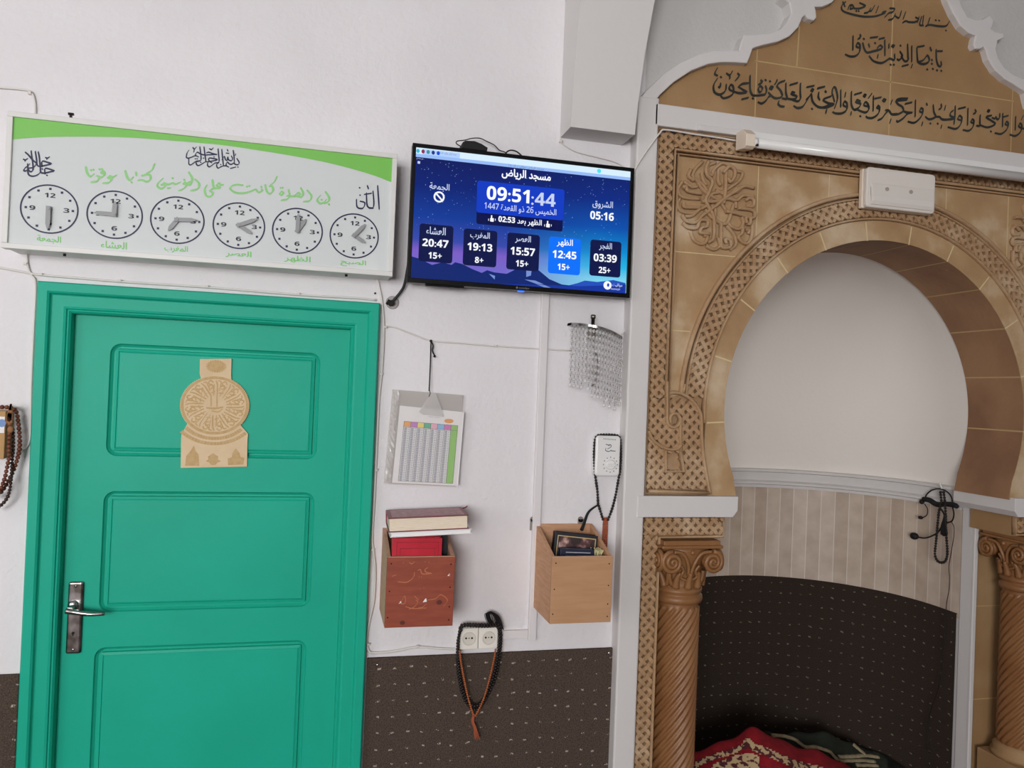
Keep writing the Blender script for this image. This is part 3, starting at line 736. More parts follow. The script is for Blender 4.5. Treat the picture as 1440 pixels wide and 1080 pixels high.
niche_shell([(NR-0.006, 0.0), (NR-0.006, 0.948), (NR, 0.950)], y0=0.248).obj('niche_carpet', CARPETN, mih)
for s_ in (1, -1):
    b = MB()
    for x0, x1, y0, y1 in ((1.340, 1.3555, 0.176, 0.235), (1.335, 1.3485, 0.232, 0.345)):
        xa, xb = (x0, x1) if s_ > 0 else (mx(x1), mx(x0)); b.box(xa, xb, y0, y1, 0, 1.40, 0.0015)
    xa, xb = (1.338, 1.3565) if s_ > 0 else (mx(1.3565), mx(1.338)); b.box(xa, xb, 0.167, 0.179, 0, 1.40, 0.003)
    b.obj('niche_edge_trim', TRIMW, mih)

# painted tympanum above the arch: stone slabs, shaped plaster moulding, verses
INNER = [(1.038, 2.782), (1.044, 2.784), (1.066, 2.815), (1.114, 2.865), (1.175, 2.911), (1.237, 2.943), (1.288, 2.957), (1.339, 2.963), (1.385, 2.967), (1.394, 2.989), (1.404, 3.020), (1.416, 3.027), (1.443, 3.038), (1.500, 3.058), (1.546, 3.084), (1.580, 3.122), (1.594, 3.158), (1.604, 3.166), (1.618, 3.156), (1.640, 3.154), (1.650, 3.166), (1.646, 3.192), (1.641, 3.203), (1.672, 3.208), (1.709, 3.228), (1.745, 3.270), (1.772, 3.313), (1.80, 3.37), (1.84, 3.43), (1.90, 3.47), (CX, 3.49)]
OUTER = [(0.985, 2.782), (1.022, 2.830), (1.075, 2.886), (1.136, 2.935), (1.204, 2.973), (1.254, 2.992), (1.305, 3.000), (1.351, 3.006), (1.358, 3.036), (1.368, 3.062), (1.421, 3.072), (1.467, 3.083), (1.506, 3.102), (1.534, 3.132), (1.548, 3.165), (1.540, 3.200), (1.512, 3.214), (1.516, 3.232), (1.552, 3.230), (1.572, 3.238), (1.560, 3.272), (1.580, 3.29), (1.612, 3.268), (1.640, 3.262), (1.680, 3.268), (1.706, 3.300), (1.730, 3.345), (1.76, 3.41), (1.81, 3.48), (1.88, 3.53), (CX, 3.55)]
pan = INNER[:-1] + [INNER[-1]] + [(mx(a), c) for a, c in INNER[-2::-1]]
for s_ in (1, -1):
    P = OUTER + INNER[::-1]
    if s_ < 0: P = [(mx(a), c) for a, c in P]
    b = MB(); b.prism(P, -0.046, -0.0003, bev=0.004); b.obj('shaped_moulding', TRIMW, mih)
b = MB(); b.prism(pan, -0.018, -0.0003)
joint(1.437, 3.04, 1.437, 2.782, -0.0188, 0.004, False); joint(1.985, 3.45, 1.985, 2.782, -0.0188, 0.005, False); joint(mx(1.437), 3.04, mx(1.437), 2.782, -0.0188, 0.004, False)
joint(1.60, 3.14, 1.595, 2.995, -0.0188, 0.005, False); joint(1.43, 2.992, mx(1.43), 2.992, -0.0188, 0.004, False)
tym = b.obj('tympanum_panel', [STONE3, MORTARD], mih)
YI = -0.0196
V1 = [[(150,245),(115,300),(105,350),(120,400),(170,425),(220,405),(245,370),(250,312)],[(190,228)],[(150,128),(128,165),(122,195),(152,212)],[(185,298),(180,342),(163,335)],[(252,185),(290,207),(318,162)],[(290,207),(290,246)],[(378,185),(396,215),(352,266)],
 [(322,388),(290,370),(283,340),(300,316),(322,325),(332,365),(325,415),(280,450),(220,465),(188,440)],[(322,388),(400,408),(478,398),(440,372),(395,342)],[(385,338),(430,305),(500,296)],[(518,212),(515,300),(520,380),(545,430),(600,436)],[(425,478),(498,460)],[(550,468)],[(600,436),(640,430),(690,420),(702,370),(690,328)],[(622,402),(610,362),(630,330),(657,352),(645,388),(620,400)],[(692,262)],[(742,275)],[(638,262),(656,284),(612,312)],
 [(845,462),(800,465),(760,440),(724,402)],[(750,440),(724,452),(700,490),(650,525),(608,510)],[(745,335),(772,338),(765,362),(740,356),(745,335)],[(908,268),(850,292),(820,330),(860,380),(880,440),(845,464)],[(820,258),(815,282),(795,308)],[(920,298),(920,400),(932,470),(880,468)],[(1020,402),(990,395),(985,420),(1040,442),(1032,470),(990,478),(935,470)],[(1085,298),(1082,400),(1085,470),(1055,500),(1000,488)],[(965,318),(1052,292)],[(1155,342),(1238,325)],[(1275,357),(1358,335)],[(1215,360),(1232,372),(1220,388),(1203,376),(1215,360)],
 [(1200,420),(1160,485),(1110,560),(1050,575),(1010,552)],[(1150,478),(1190,440),(1206,420),(1220,500),(1270,555),(1330,570),(1400,545),(1440,522)],[(1215,585)],[(1290,400),(1285,450),(1302,486)],[(1368,395)],[(1380,590),(1372,632)],[(840,500),(835,530),(860,555),(902,560)]]
V2 = [[(152,362),(60,402),(120,442),(180,456),(90,490),(0,486)],[(160,335),(168,275),(195,265),(215,330),(220,400),(188,500)],[(165,340),(188,425)],[(258,293),(258,482)],[(88,308)],[(0,272),(78,254)],[(318,482),(288,465),(292,430),(312,425),(330,455),(322,520),(270,555),(200,556),(168,540)],[(312,323),(304,372)],[(378,312),(375,420),(385,480),(410,515),(450,510)],[(412,345),(492,322)],[(480,420),(440,405),(430,430),(482,447),(460,492),(410,515)],[(520,468),(522,440),(545,430),(566,462),(575,510),(540,545),(480,530),(440,510)],[(520,468),(562,478)],[(525,342),(542,352),(528,368),(513,356),(525,342)],[(606,335),(570,382)],[(478,588)],[(625,362),(622,528)],
 [(694,505),(662,492),(680,470),(696,500),(680,560),(620,605),(560,605),(543,588)],[(638,390),(712,375)],[(745,394),(764,406),(748,420),(730,408),(745,394)],[(890,560),(830,565),(800,525),(760,520)],[(790,528),(760,560),(720,612),(676,632)],[(1012,388),(930,390),(880,412),(900,450),(950,482),(960,530),(900,565),(840,572)],[(900,415),(1002,404)],[(836,408),(820,452)],[(982,450),(1058,432)],[(960,530),(1000,545),(1062,546)],[(1062,546),(1010,560),(960,612),(900,650),(886,636)],[(1098,408),(1095,592)],[(1178,545),(1148,535),(1158,500),(1182,512),(1172,575),(1130,630),(1080,662),(1015,648)],[(1180,655),(1170,692)],[(822,622),(810,664)],[(376,540),(372,572)],[(95,520),(90,552)]]
V3 = [[(290,338),(300,430),(320,490),(240,520),(192,488)],[(205,318),(216,342)],[(390,328),(396,370),(362,396)],[(446,348),(434,402)],[(320,490),(370,490),(400,520),(470,524),(545,508)],[(348,575)],[(255,572)],[(570,352),(566,460),(554,582)],[(545,408),(508,440),(510,480),(562,500),(520,520),(440,522)],[(650,535),(600,515),(625,475),(652,505),(640,580),(580,640),(478,620)],[(608,388),(698,367)],[(730,383),(725,592)],[(803,570),(768,555),(785,520),(807,548),(790,620),(740,665),(668,654)],[(820,398),(832,430),(798,452)],[(885,468),(882,560),(880,602),(838,602)],[(1030,472),(960,492),(1030,540),(1075,582),(980,622),(885,594)],[(1132,448),(1130,500),(1102,522),(1080,492),(1070,512),(1036,500)],[(990,400),(1006,412),(990,424),(976,412),(990,400)],[(1020,675)],[(1170,448),(1168,612)],[(1240,598),(1203,582),(1220,550),(1242,580),(1220,650),(1150,705),(1073,694)],[(1180,490),(1242,474)],[(1335,488),(1330,654)],[(1440,640),(1375,612),(1390,570),(1412,605),(1395,680),(1330,730),(1262,714)],[(1428,478),(1408,522)],[(155,560),(150,590)],[(398,596),(390,630)]]
V4 = [[(290,52),(262,60),(245,100)],[(310,85),(270,95),(290,52),(312,88)],[(190,18),(215,72)],[(222,20),(180,60),(190,115),(280,150),(400,175),(520,175),(600,155),(642,138)],[(310,90),(370,90),(430,65),(400,45),(370,30)],[(490,88),(460,130),(418,140)],[(530,60),(500,110),(478,122)],[(570,68),(544,137)],[(335,118)],[(360,118)],[(600,152),(620,130),(652,120)],[(640,182),(680,140),(720,130),(742,95),(690,88)],[(752,150),(720,202),(678,212)],[(815,118),(790,190),(748,170)],[(860,128),(834,202)],[(828,242),(860,225),(900,235),(960,235),(1000,208),(965,184)],[(1002,180),(988,238)],[(1030,178),(1010,262),(1050,272)],[(1052,168),(1040,268)],[(1120,188),(1096,260),(1072,280)],[(1080,278),(1120,264),(1200,277),(1290,277),(1328,226)],[(1182,215)],[(1218,220)],[(1290,325)],
 [(300,383),(298,534)],[(374,368),(380,396),(352,416)],[(415,415)],[(368,510),(335,496),(345,460),(372,478),(370,550),(330,595),(270,602),(216,580)],[(402,458),(420,520),(450,560),(520,545),(580,530),(612,510),(590,484),(558,512)],[(483,403),(562,394)],[(578,416),(634,404)],[(535,460)],[(465,468),(476,502)],[(638,428),(640,592)],[(742,578),(740,640),(690,625),(650,650),(600,672),(520,652),(472,598)],[(700,690)],[(735,690)],[(566,584),(560,618)],[(725,480),(740,490),(726,502),(712,490),(725,480)],[(682,470),(682,512)],[(800,548),(826,600),(790,640),(768,630)],[(805,487)],[(880,472),(885,600),(888,640),(850,652),(812,598)],[(822,706),(888,690)],[(925,492),(925,658)],[(932,688),(920,722)],[(980,508),(985,620),(1000,668),(1060,682),(1112,650),(1092,590),(1050,640),(998,660)],[(983,502),(1058,489)],[(1120,505),(1135,542)],[(1140,640)],[(1140,680)],[(1185,528),(1190,640),(1210,700),(1240,702),(1236,656)],[(1182,546),(1252,545)],[(1090,740)],[(1150,735)],[(1195,750)],[(1240,755)]]
b = MB()
nib_strokes(b, V1, crop(990, 80, 8, YI), YI, 0.0092, 62, 0.42); nib_strokes(b, V2, crop(1150, 90, 8, YI), YI, 0.0092, 62, 0.42); nib_strokes(b, V3, crop(1280, 110, 9, YI), YI, 0.0090, 62, 0.42)
b.obj('verse_lettering', INK, tym)
NL1 = next(i for i, q in enumerate(V4) if q[0] == (300, 383))
for V in (V4[:NL1], V4[NL1:]):
    b = MB(); nib_strokes(b, V, crop(1160, 0, 7.579, YI), YI, 0.0078 if V[0][0] != (300, 383) else 0.0090, 62, 0.42); b.obj('verse_lettering', INK, tym)

# ================================================================== prayer-time clock board over the door
board = thing('prayer_clock_board', (-0.32, 0, 2.13), 'long white prayer-time board with six printed clocks hung above the teal door', 'clock board')
BX0, BX1, BZ0, BZ1, BY = -0.839, 0.196, 2.130, 2.4965, -0.120
b = MB(); b.box(BX0+0.004, BX1-0.004, BY+0.010, -0.002, BZ0+0.003, BZ1-0.003); b.obj('cabinet', FRAMEW, board)
b = MB(); t = 0.0145
for q in ((BX0, BX1, BZ1-t, BZ1), (BX0, BX1, BZ0, BZ0+t), (BX0, BX0+t, BZ0+t, BZ1-t), (BX1-t, BX1, BZ0+t, BZ1-t)): b.box(q[0], q[1], BY-0.003, BY+0.030, q[2], q[3], 0.0015)
b.obj('frame', FRAMEW, board)
FY = BY+0.004
b = MB(); b.box(BX0+t, BX1-t, FY, FY+0.004, BZ0+t, BZ1-t); face = b.obj('face_panel', BOARDW, board, label='glossy white printed face')
PY = FY-0.0008
cA = crop(0, 120, 3.857, PY); cB = crop(260, 150, 3.857, PY)
low = [cA(a, c) for a, c in ((72, 293), (180, 284), (300, 279), (500, 279), (700, 283))] + [cB(a, c) for a, c in ((0, 190), (200, 208), (400, 237), (600, 270), (800, 310), (1000, 365), (1117, 409))]
low[0] = (BX0+t, low[0][1]); low[-1] = (BX1-t, low[-1][1])
low = [(v.x, v.y) for v in catmull([(a, c, 0) for a, c in low], 4)]
b = MB()
for p, q in zip(low, low[1:]): b.flat([p, q, (q[0], BZ1-t), (p[0], BZ1-t)], PY)
b.obj('green_swoosh', GREEN, face)
E1 = [[(155,72),(172,140),(205,175),(242,148)],[(213,108)],[(238,104)],[(350,150),(322,140),(330,118),(352,130),(350,165),(310,185),(272,165)],[(300,175),(280,222),(213,236)],[(303,98)],[(328,97)],[(482,163),(440,182),(412,170),(392,188),(428,202),(402,240),(338,246)],[(575,112),(595,180),(625,216),(657,183)],[(645,238)],[(688,128),(696,166)],[(713,216),(760,214),(800,230),(842,210),(840,160),(798,150),(860,105),(887,42)],[(758,165)],[(784,160)],[(976,198),(930,240),(920,280),(960,305),(1000,280),(985,245),(1030,260),(1080,245),(1112,257),(1162,238)],[(963,265)],[(1080,192)],[(1032,300)],[(1050,298)],[(1228,258),(1196,252),(1212,238),(1232,262),(1195,308),(1148,325)],[(1205,212)],[(1228,260),(1272,262),(1270,232),(1236,246)],[(1253,128),(1288,190),(1280,245)],[(1318,203),(1362,250),(1350,305),(1276,326)]]
E2 = [[(76,183),(55,230),(75,292),(122,295),(136,262),(110,236),(150,215),(212,210),(178,185),(200,160),(216,180),(242,180)],[(133,128),(140,170),(150,215)],[(442,183),(380,178),(330,190),(315,220),(360,255),(440,265),(520,245),(570,226),(600,255),(637,240),(630,222)],[(485,197)],[(508,191)],[(630,200)],[(668,178),(685,245),(715,270),(747,240),(740,195),(714,190),(760,150),(787,93)],[(835,243),(815,270),(840,281),(852,262),(835,243)],[(825,210)],[(845,208)],[(833,335),(890,325),(917,290),(888,292)],[(905,228),(920,293)],[(918,295),(960,292),(1000,260),(1022,280),(965,298)],[(1028,208),(1052,260),(1040,300),(998,300)],[(1093,233),(1137,290),(1120,340),(1058,350)],[(1226,288),(1195,330),(1220,366),(1265,356),(1287,328)],[(1240,330)],[(1278,248),(1312,300),(1312,345),(1268,366)],[(1315,378)]]
b = MB(); nib_strokes(b, E1, crop(100, 225, 7.579, PY), PY, 0.0060, 50, 0.5); nib_strokes(b, E2, crop(280, 235, 7.2, PY), PY, 0.0060, 50, 0.5); b.obj('green_verse', GREENT, face)
G1 = [[(445,165),(455,240),(468,340),(468,430),(440,450),(370,460),(310,500),(260,532),(225,510),(222,400)],[(530,165),(545,290),(560,400),(570,462)],[(815,205),(825,320),(838,450),(820,487)],[(890,215),(900,330),(915,460),(925,552)],[(1120,235),(1135,330),(1146,472)],[(226,235),(188,285),(175,340),(175,380),(220,396),(300,365),(360,345),(422,372)],[(365,352),(360,310),(400,275),(450,305),(540,330),(640,326),(792,320)],[(792,320),(700,300),(630,275),(580,287)],[(570,460),(500,505),(420,545),(380,522),(375,470),(440,455)],[(690,490),(640,455),(625,400),(680,395),(802,425),(700,452),(570,472)],[(820,485),(750,495),(690,540),(640,572),(605,545),(605,490),(642,458)],[(925,550),(870,570),(820,597),(790,565),(790,510),(832,488)],[(925,550),(980,550),(1032,577)],[(980,552),(980,500),(1010,475),(1040,510),(1090,520),(1140,490),(1160,520),(1220,525),(1242,480),(1194,400)],[(895,425),(940,360),(960,410),(970,430),(1000,440),(1010,370),(1030,430),(1090,445),(1107,400),(1084,348)],[(303,178),(335,210),(377,168)],[(335,210),(324,272)],[(638,203),(680,222),(717,188)],[(1000,218),(1016,252)],[(978,290),(1037,300)],[(1170,308),(1165,337)],[(355,408)],[(392,408)],[(465,480)],[(1218,575)],[(520,395)],[(735,370)],[(870,525)],[(1063,602),(1177,574)]]
G2 = [[(303,273),(400,360),(500,480),(602,572)],[(465,238),(485,400),(510,560),(520,700),(510,780),(460,816),(410,790),(378,718)],[(580,253),(605,400),(620,560),(580,650),(510,700),(398,716)],[(620,560),(640,640),(690,665),(770,660),(900,630),(1022,595),(900,550),(800,520),(755,560),(776,677)],[(660,263),(690,400),(705,560),(720,700),(730,820),(770,850),(860,850),(1000,815),(1103,790),(980,745),(880,720),(840,750),(856,878)],[(722,833),(640,905),(520,940),(420,915),(380,840),(375,700),(368,598)],[(427,598),(380,650),(290,720),(265,780),(310,796),(370,760),(382,708)],[(775,740)],[(905,915)],[(252,464),(300,492),(368,453)],[(300,490),(300,522)],[(863,418),(910,442),(973,408)],[(910,440),(904,472)]]
G3 = [[(1045,428),(1050,500),(1054,557)],[(1020,458),(1025,520),(1020,548),(1000,551)],[(984,468),(990,540),(1022,551)],[(930,503),(935,545),(965,551),(976,522),(950,513)],[(973,476),(1012,470)],[(989,428),(996,447)],[(950,480)],[(948,440)]]
b = MB(); nib_strokes(b, G1, crop(250, 195, 14.4, PY), PY, 0.0038, 60, 0.42); b.obj('blue_calligraphy', NAVY, face)
b = MB(); nib_strokes(b, G2, crop(20, 200, 19.643, PY), PY, 0.0044, 60, 0.42); b.obj('blue_calligraphy', NAVY, face)
b = MB(); nib_strokes(b, G3, cB, PY, 0.0048, 60, 0.42); b.obj('blue_calligraphy', NAVY, face)
CL = [(69.5, 294.0, 'الجمعة', (68.7, 336.6), 34, (180, .72), (180, 1.0)), (161.5, 302.0, 'العشاء', (159.8, 344.8), 37, (270, .72), (2, .62)), (249.6, 309.6, 'المغرب', (247.6, 350.2), 33, (213, .58), (86, .86)),
      (336.2, 317.4, 'العصر', (335.4, 357.6), 36, (122, .60), (64, .90)), (418.5, 324.6, 'الظهر', (418.2, 364.6), 37, (30, .62), (0, .84)), (498.3, 331.8, 'الصبح', (496.8, 370.2), 36, (122, .54), (38, .80))]
RX, RZ = 0.0715, 0.0668
NUMK = mat('black_numeral_print', (22, 26, 44), 0.5); GREENL = mat('green_label_print', (126, 204, 112), 0.5)
for px, py, lab, (lx, ly), lw, (ha, hl), (ma, ml) in CL:
    cx, cz = W2(px, py, PY)
    b = MB(); ring_flat(b, cx, cz, RX, RZ, 0.0040, PY)
    for k in range(12):
        a = 2*PI*k/12; x, z = cx+RX*0.80*math.sin(a), cz+RZ*0.82*math.cos(a); d = 0.0030
        b.flat([(x-d, z-d), (x+d, z-d), (x+d, z+d), (x-d, z+d)], PY)
    dial = b.obj('clock_dial', NAVY, face)
    dg = emit if False else None
    for s_, a, w in (('12', 0, 0.0265), ('3', 90, 0.0145), ('6', 180, 0.0145), ('9', 270, 0.0145)):
        a = math.radians(a); x, z = cx+RX*0.58*math.sin(a), cz+RZ*0.56*math.cos(a)
        text(s_, x-w/2, x+w/2, z-0.0062, z+0.0062, PY, NUMK, dial, 'numeral', 0.006, True)
    x0, z0 = W2(lx-lw/2, ly-1.7, PY); x1, z1 = W2(lx+lw/2, ly+1.7, PY); zc = (z0+z1)/2
    text(lab, x0, x1, zc-0.0105, zc+0.0105, PY, GREENL, dial, 'prayer_name', 0.018)
    b = MB()
    def hand(m, deg, ln, w, y):
        a = math.radians(deg); d = (math.sin(a), math.cos(a)); n = (d[1], -d[0])
        def q(s, o): return (cx+(d[0]*s+n[0]*o)*RX, cz+(d[1]*s+n[1]*o)*RZ)
        m.prism([q(-0.10, -w), q(ln*0.72, -w), q(ln, -w*0.15), q(ln, w*0.15), q(ln*0.72, w), q(-0.10, w)], y, y+0.0015)
    hand(b, ha, hl, 0.085, PY-0.006); b.lathe([(0.0055, 0), (0.0055, 0.006)], (cx, PY-0.006, cz), 14, 'y'); b.obj('hour_hand', HANDM, dial)
    b = MB(); hand(b, ma, ml*0.86, 0.080, PY-0.010); b.lathe([(0.0042, 0), (0.0042, 0.004)], (cx, PY-0.012, cz), 14, 'y'); b.obj('minute_hand', HANDM, dial)
for px, py, z in ((91, 357, BZ0-0.001), (487, 386, BZ0-0.001)):
    b = MB(); x, _ = W2(px, py, BY+0.03); b.lathe([(0.004, -0.005), (0.004, 0.002)], (x, BY+0.03, z), 10); b.obj('fixing_screw', SCREWM, board)
b = MB(); x, _ = W2(101, 162, BY+0.04); b.box(x-0.003, x+0.003, BY+0.030, BY+0.036, BZ1-0.004, BZ1+0.020); b.box(x-0.007, x+0.007, BY+0.030, BY+0.036, BZ1+0.017, BZ1+0.023); b.obj('fixing_hook', SCREWM, board)

# ================================================================== wall television
TX0, TX1, TZ0, TZ1, TY = 0.2425, 0.9635, 2.120, 2.5435, -0.092
tv = thing('television', ((TX0+TX1)/2, 0, TZ0), 'black flat screen television showing prayer times on a starry blue screen', 'television')
SX0, SX1, SZ0, SZ1 = 0.2535, 0.9512, 2.1345, 2.5315
b = MB(); b.box(TX0, TX1, TY+0.001, TY+0.030, TZ0, TZ1, 0.003); b.box(TX0+0.06, TX1-0.06, TY+0.030, TY+0.065, TZ0+0.02, TZ1-0.10, 0.012); b.obj('casing', BLACKP, tv)
b = MB()
for q in ((TX0, TX1, SZ1, TZ1), (TX0, TX1, TZ0, SZ0), (TX0, SX0, SZ0, SZ1), (SX1, TX1, SZ0, SZ1)): b.box(q[0], q[1], TY-0.004, TY+0.004, q[2], q[3], 0.0012)
bez = b.obj('bezel', BLACKP, tv)
b = MB(); b.box(TX0+0.21, TX1-0.21, TY+0.06, -0.001, TZ0+0.14, TZ0+0.30); b.obj('wall_bracket', BLACKM, tv)
b = MB(); b.box(0.30, 0.42, TY+0.006, TY+0.024, TZ0-0.006, TZ0+0.001, 0.002); b.obj('foot_strip', BLACKP, tv)
SY = TY-0.0006
def sky_screen():
    m = bpy.data.materials.new('night_sky_display'); m.use_nodes = True; bs = m.node_tree.nodes['Principled BSDF']
    bs.inputs['Base Color'].default_value = (0.004, 0.004, 0.006, 1); bs.inputs['Roughness'].default_value = 0.18; bs.inputs['Specular IOR Level'].default_value = 0.12
    tc = N(m, 'ShaderNodeTexCoord'); sp = N(m, 'ShaderNodeSeparateXYZ'); L(m, tc.outputs['UV'], sp.inputs[0]); u, v = sp.outputs[0], sp.outputs[1]
    def ramp(f, els):
        r = N(m, 'ShaderNodeValToRGB'); e = r.color_ramp.elements; e[0].position, e[0].color = els[0][0], lin(els[0][1]); e[1].position, e[1].color = els[-1][0], lin(els[-1][1])
        for p, c in els[1:-1]: q = e.new(p); q.color = lin(c)
        L(m, f, r.inputs[0]); return r.outputs[0]
    l = ramp(v, [(0.10, (120, 110, 210)), (0.22, (128, 98, 205)), (0.30, (58, 78, 178)), (0.48, (20, 62, 158)), (0.72, (14, 38, 120)), (1.0, (18, 28, 92))])
    r = ramp(v, [(0.10, (130, 220, 248)), (0.20, (40, 190, 240)), (0.34, (10, 140, 214)), (0.52, (10, 84, 180)), (0.75, (14, 46, 136)), (1.0, (16, 34, 104))])
    x = N(m, 'ShaderNodeMix'); x.data_type = 'RGBA'; rf = N(m, 'ShaderNodeMapRange'); rf.inputs[1].default_value = 0.42; rf.inputs[2].default_value = 0.86; L(m, u, rf.inputs[0])
    L(m, rf.outputs[0], x.inputs[0]); L(m, l, x.inputs[6]); L(m, r, x.inputs[7]); L(m, x.outputs[2], bs.inputs['Emission Color']); bs.inputs['Emission Strength'].default_value = 0.88
    return m
b = MB(); uvl = b.bm.loops.layers.uv.new('UVMap')
f = b.face([(SX0, TY, SZ0), (SX1, TY, SZ0), (SX1, TY, SZ1), (SX0, TY, SZ1)])
for l, uv in zip(f.loops, ((0, 0), (1, 0), (1, 1), (0, 1))): l[uvl].uv = uv
scr = b.obj('screen', sky_screen(), tv)
cT = crop(540, 180, 4, SY)
def ebox(cx, cy, w, h):                                           # upright box on the screen from a crop centre and size
    xa, _ = cT(cx-w/2, cy-0.12*w/2); xb, _ = cT(cx+w/2, cy+0.12*w/2); _, za = cT(cx, cy+h/2); _, zb = cT(cx, cy-h/2); return xa, xb, za, zb
EW = emit('display_white', (244, 248, 255), 1.0); EGREY = emit('display_pale_grey', (196, 208, 238), 1.0); EBLUE = emit('display_clock_blue', (22, 62, 196), 0.95)
ETILE = emit('display_dark_tile', (18, 26, 74), 0.95); EHI = emit('display_bright_blue', (16, 112, 246), 1.0); EDARK = emit('display_dark_bar', (14, 22, 76), 0.95)
EMT = emit('display_mountain', (22, 42, 112), 0.95); EMT2 = emit('display_far_mountain', (40, 82, 190), 0.95); EBAR = emit('display_browser_white', (214, 236, 255), 1.0); EBAR2 = emit('display_browser_blue', (150, 186, 244), 1.0); ESTAR = emit('display_star', (150, 190, 240), 0.9); ELOW = emit('display_water', (24, 56, 160), 0.95)
def spart(fn, name, m, y=SY, parent=None):
    q = MB(); fn(q, y); return q.obj(name, m, parent or scr)
h1 = ebox(0, 0, 1, 1)
bw = SX1-SX0
spart(lambda q, y: q.flat([(SX0, SZ1-0.0190), (SX1, SZ1-0.0190), (SX1, SZ1), (SX0, SZ1)], y), 'browser_bar', EBAR)
spart(lambda q, y: q.flat([(SX0, SZ1-0.0290), (SX1, SZ1-0.0290), (SX1, SZ1-0.0190), (SX0, SZ1-0.0190)], y), 'address_bar', EBAR2)
spart(lambda q, y: q.flat([(SX0+0.02, SZ1-0.0190), (SX0+0.135, SZ1-0.0190), (SX0+0.135, SZ1-0.003), (SX0+0.02, SZ1-0.003)], y), 'browser_tab', emit('display_tab', (176, 206, 250), 1.0), SY-0.0002)
for i, c in enumerate(((60, 190, 220), (150, 50, 90), (70, 150, 160), (40, 60, 140), (30, 80, 220))):
    x = SX0+0.006+0.0155*i; spart(lambda q, y: q.flat(ell(x, SZ1-0.0105, 0.0052, 0.0062, 12), y), 'browser_icon', emit('display_icon_%d' % i, c, 0.9), SY-0.0004)
spart(lambda q, y: q.flat(ell(SX0+bw*0.845, SZ1-0.0095, 0.007, 0.007, 14), y), 'browser_icon', emit('display_icon_9', (80, 220, 235), 1.0), SY-0.0004)
text('مسجد الرياض مواقيت الصلاة', *ebox(360, 145, 95, 15), SY-0.0004, emit('display_small_text', (110, 120, 160), 0.9), scr, 'tab_text')
text('مسجد الرياض مواقيت الصلاة', *ebox(800, 222, 200, 15), SY-0.0004, MATS['display_small_text'], scr, 'address_text')
def stars(q, y):
    rnd = random.Random(4)
    for _ in range(230):
        x = rnd.uniform(SX0+0.01, SX1-0.01); z = SZ1-0.035-(rnd.random()**1.2)*0.22; s_ = rnd.uniform(0.0007, 0.0017)
        q.flat([(x-s_*0.6, z-s_), (x+s_*0.5, z-s_*0.2), (x+s_*0.7, z+s_), (x-s_*0.5, z+s_*0.2)], y)
tag(spart(stars, 'stars', ESTAR), kind='stuff')
MTN = [(152,722),(200,735),(270,770),(330,755),(380,770),(400,755),(440,765),(500,795),(550,815),(580,800),(620,812),(690,820),(730,800),(770,775),(790,760),(830,775),(870,800),(900,825),(930,850),(1000,880),(1060,887)]
def mount(q, y, pts, zb=SZ0):
    P = [cT(*p) for p in pts]; P = [(max(SX0, min(SX1, a)), max(SZ0, c)) for a, c in P]
    for a, c in zip(P, P[1:]): q.flat([a, c, (c[0], zb), (a[0], zb)], y)
spart(lambda q, y: mount(q, y, [(1040, 885), (1090, 872), (1130, 858), (1200, 866), (1290, 855), (1358, 872)]), 'far_ridge', EMT2, SY+0.0001)
spart(lambda q, y: mount(q, y, MTN), 'mountain_ridge', EMT)
spart(lambda q, y: mount(q, y, [(620, 890), (800, 880), (960, 885), (1100, 890), (1250, 885), (1360, 880)]), 'valley', ELOW, SY-0.0001)
for P_ in (((800, 800), (812, 778), (832, 790), (826, 830), (800, 838)), ((790, 852), (850, 858), (900, 880), (860, 878)), ((860, 880), (905, 884), (945, 902), (900, 896)), ((590, 820), (625, 832), (622, 852))):
    spart(lambda q, y: q.flat([cT(*p) for p in P_], y), 'snow_patch', MATS.get('display_snow') or emit('display_snow', (130, 158, 226), 0.8), SY-0.0002)
# title, clock, date, countdown
text('مسجد الرياض', *ebox(800, 268, 276, 60), SY-0.0006, EW, scr, 'mosque_title', 0.030)
x0, x1, z0, z1 = ebox(762, 530, 484, 62); spart(lambda q, y: q.flat(rrect(x0, x1, z0, z1+0.01, 0.006), y), 'countdown_bar', EDARK, SY-0.0002)
x0, x1, z0, z1 = ebox(767, 409, 490, 178); spart(lambda q, y: q.flat(rrect(x0, x1, z0, z1, 0.008), y), 'clock_tile', EBLUE, SY-0.0003)
text('09:51', *ebox(698, 375, 240, 78), SY-0.0006, EW, scr, 'current_time', 0.008, True)
text(':44', *ebox(897, 402, 136, 74), SY-0.0006, EGREY, scr, 'seconds', 0.004, True)
text('الخميس 26 ذو القعدة 1447', *ebox(767, 460, 404, 46), SY-0.0006, MATS['display_pale_grey'], scr, 'date_text', 0.012)
text('الظهر بعد 02:53', *ebox(765, 527, 244, 42), SY-0.0006, EW, scr, 'countdown_text', 0.016, True)
def thumb(cx, cy):
    def fn(q, y):
        x0, x1, z0, z1 = ebox(cx, cy+5, 20, 20); q.flat(rrect(x0, x1, z0, z1, 0.0015), y)
        x0, x1, z0, z1 = ebox(cx-2, cy-12, 7, 18); q.flat([(x0, z0), (x1, z0), (x1, z1), (x0, z1)], y)
        for e in (-1, 1):
            x0, x1, z0, z1 = ebox(cx+e*19, cy+4, 3, 12); q.flat([(x0, z0), (x1, z0), (x1, z1), (x0, z1)], y)
    spart(fn, 'thumb_icon', EW, SY-0.0006)
thumb(607, 512); thumb(922, 544)
text('الجمعة', *ebox(312, 333, 112, 46), SY-0.0006, EGREY, scr, 'friday_label', 0.014)
nx, nz = cT(310, 388); rr_ = 0.0170
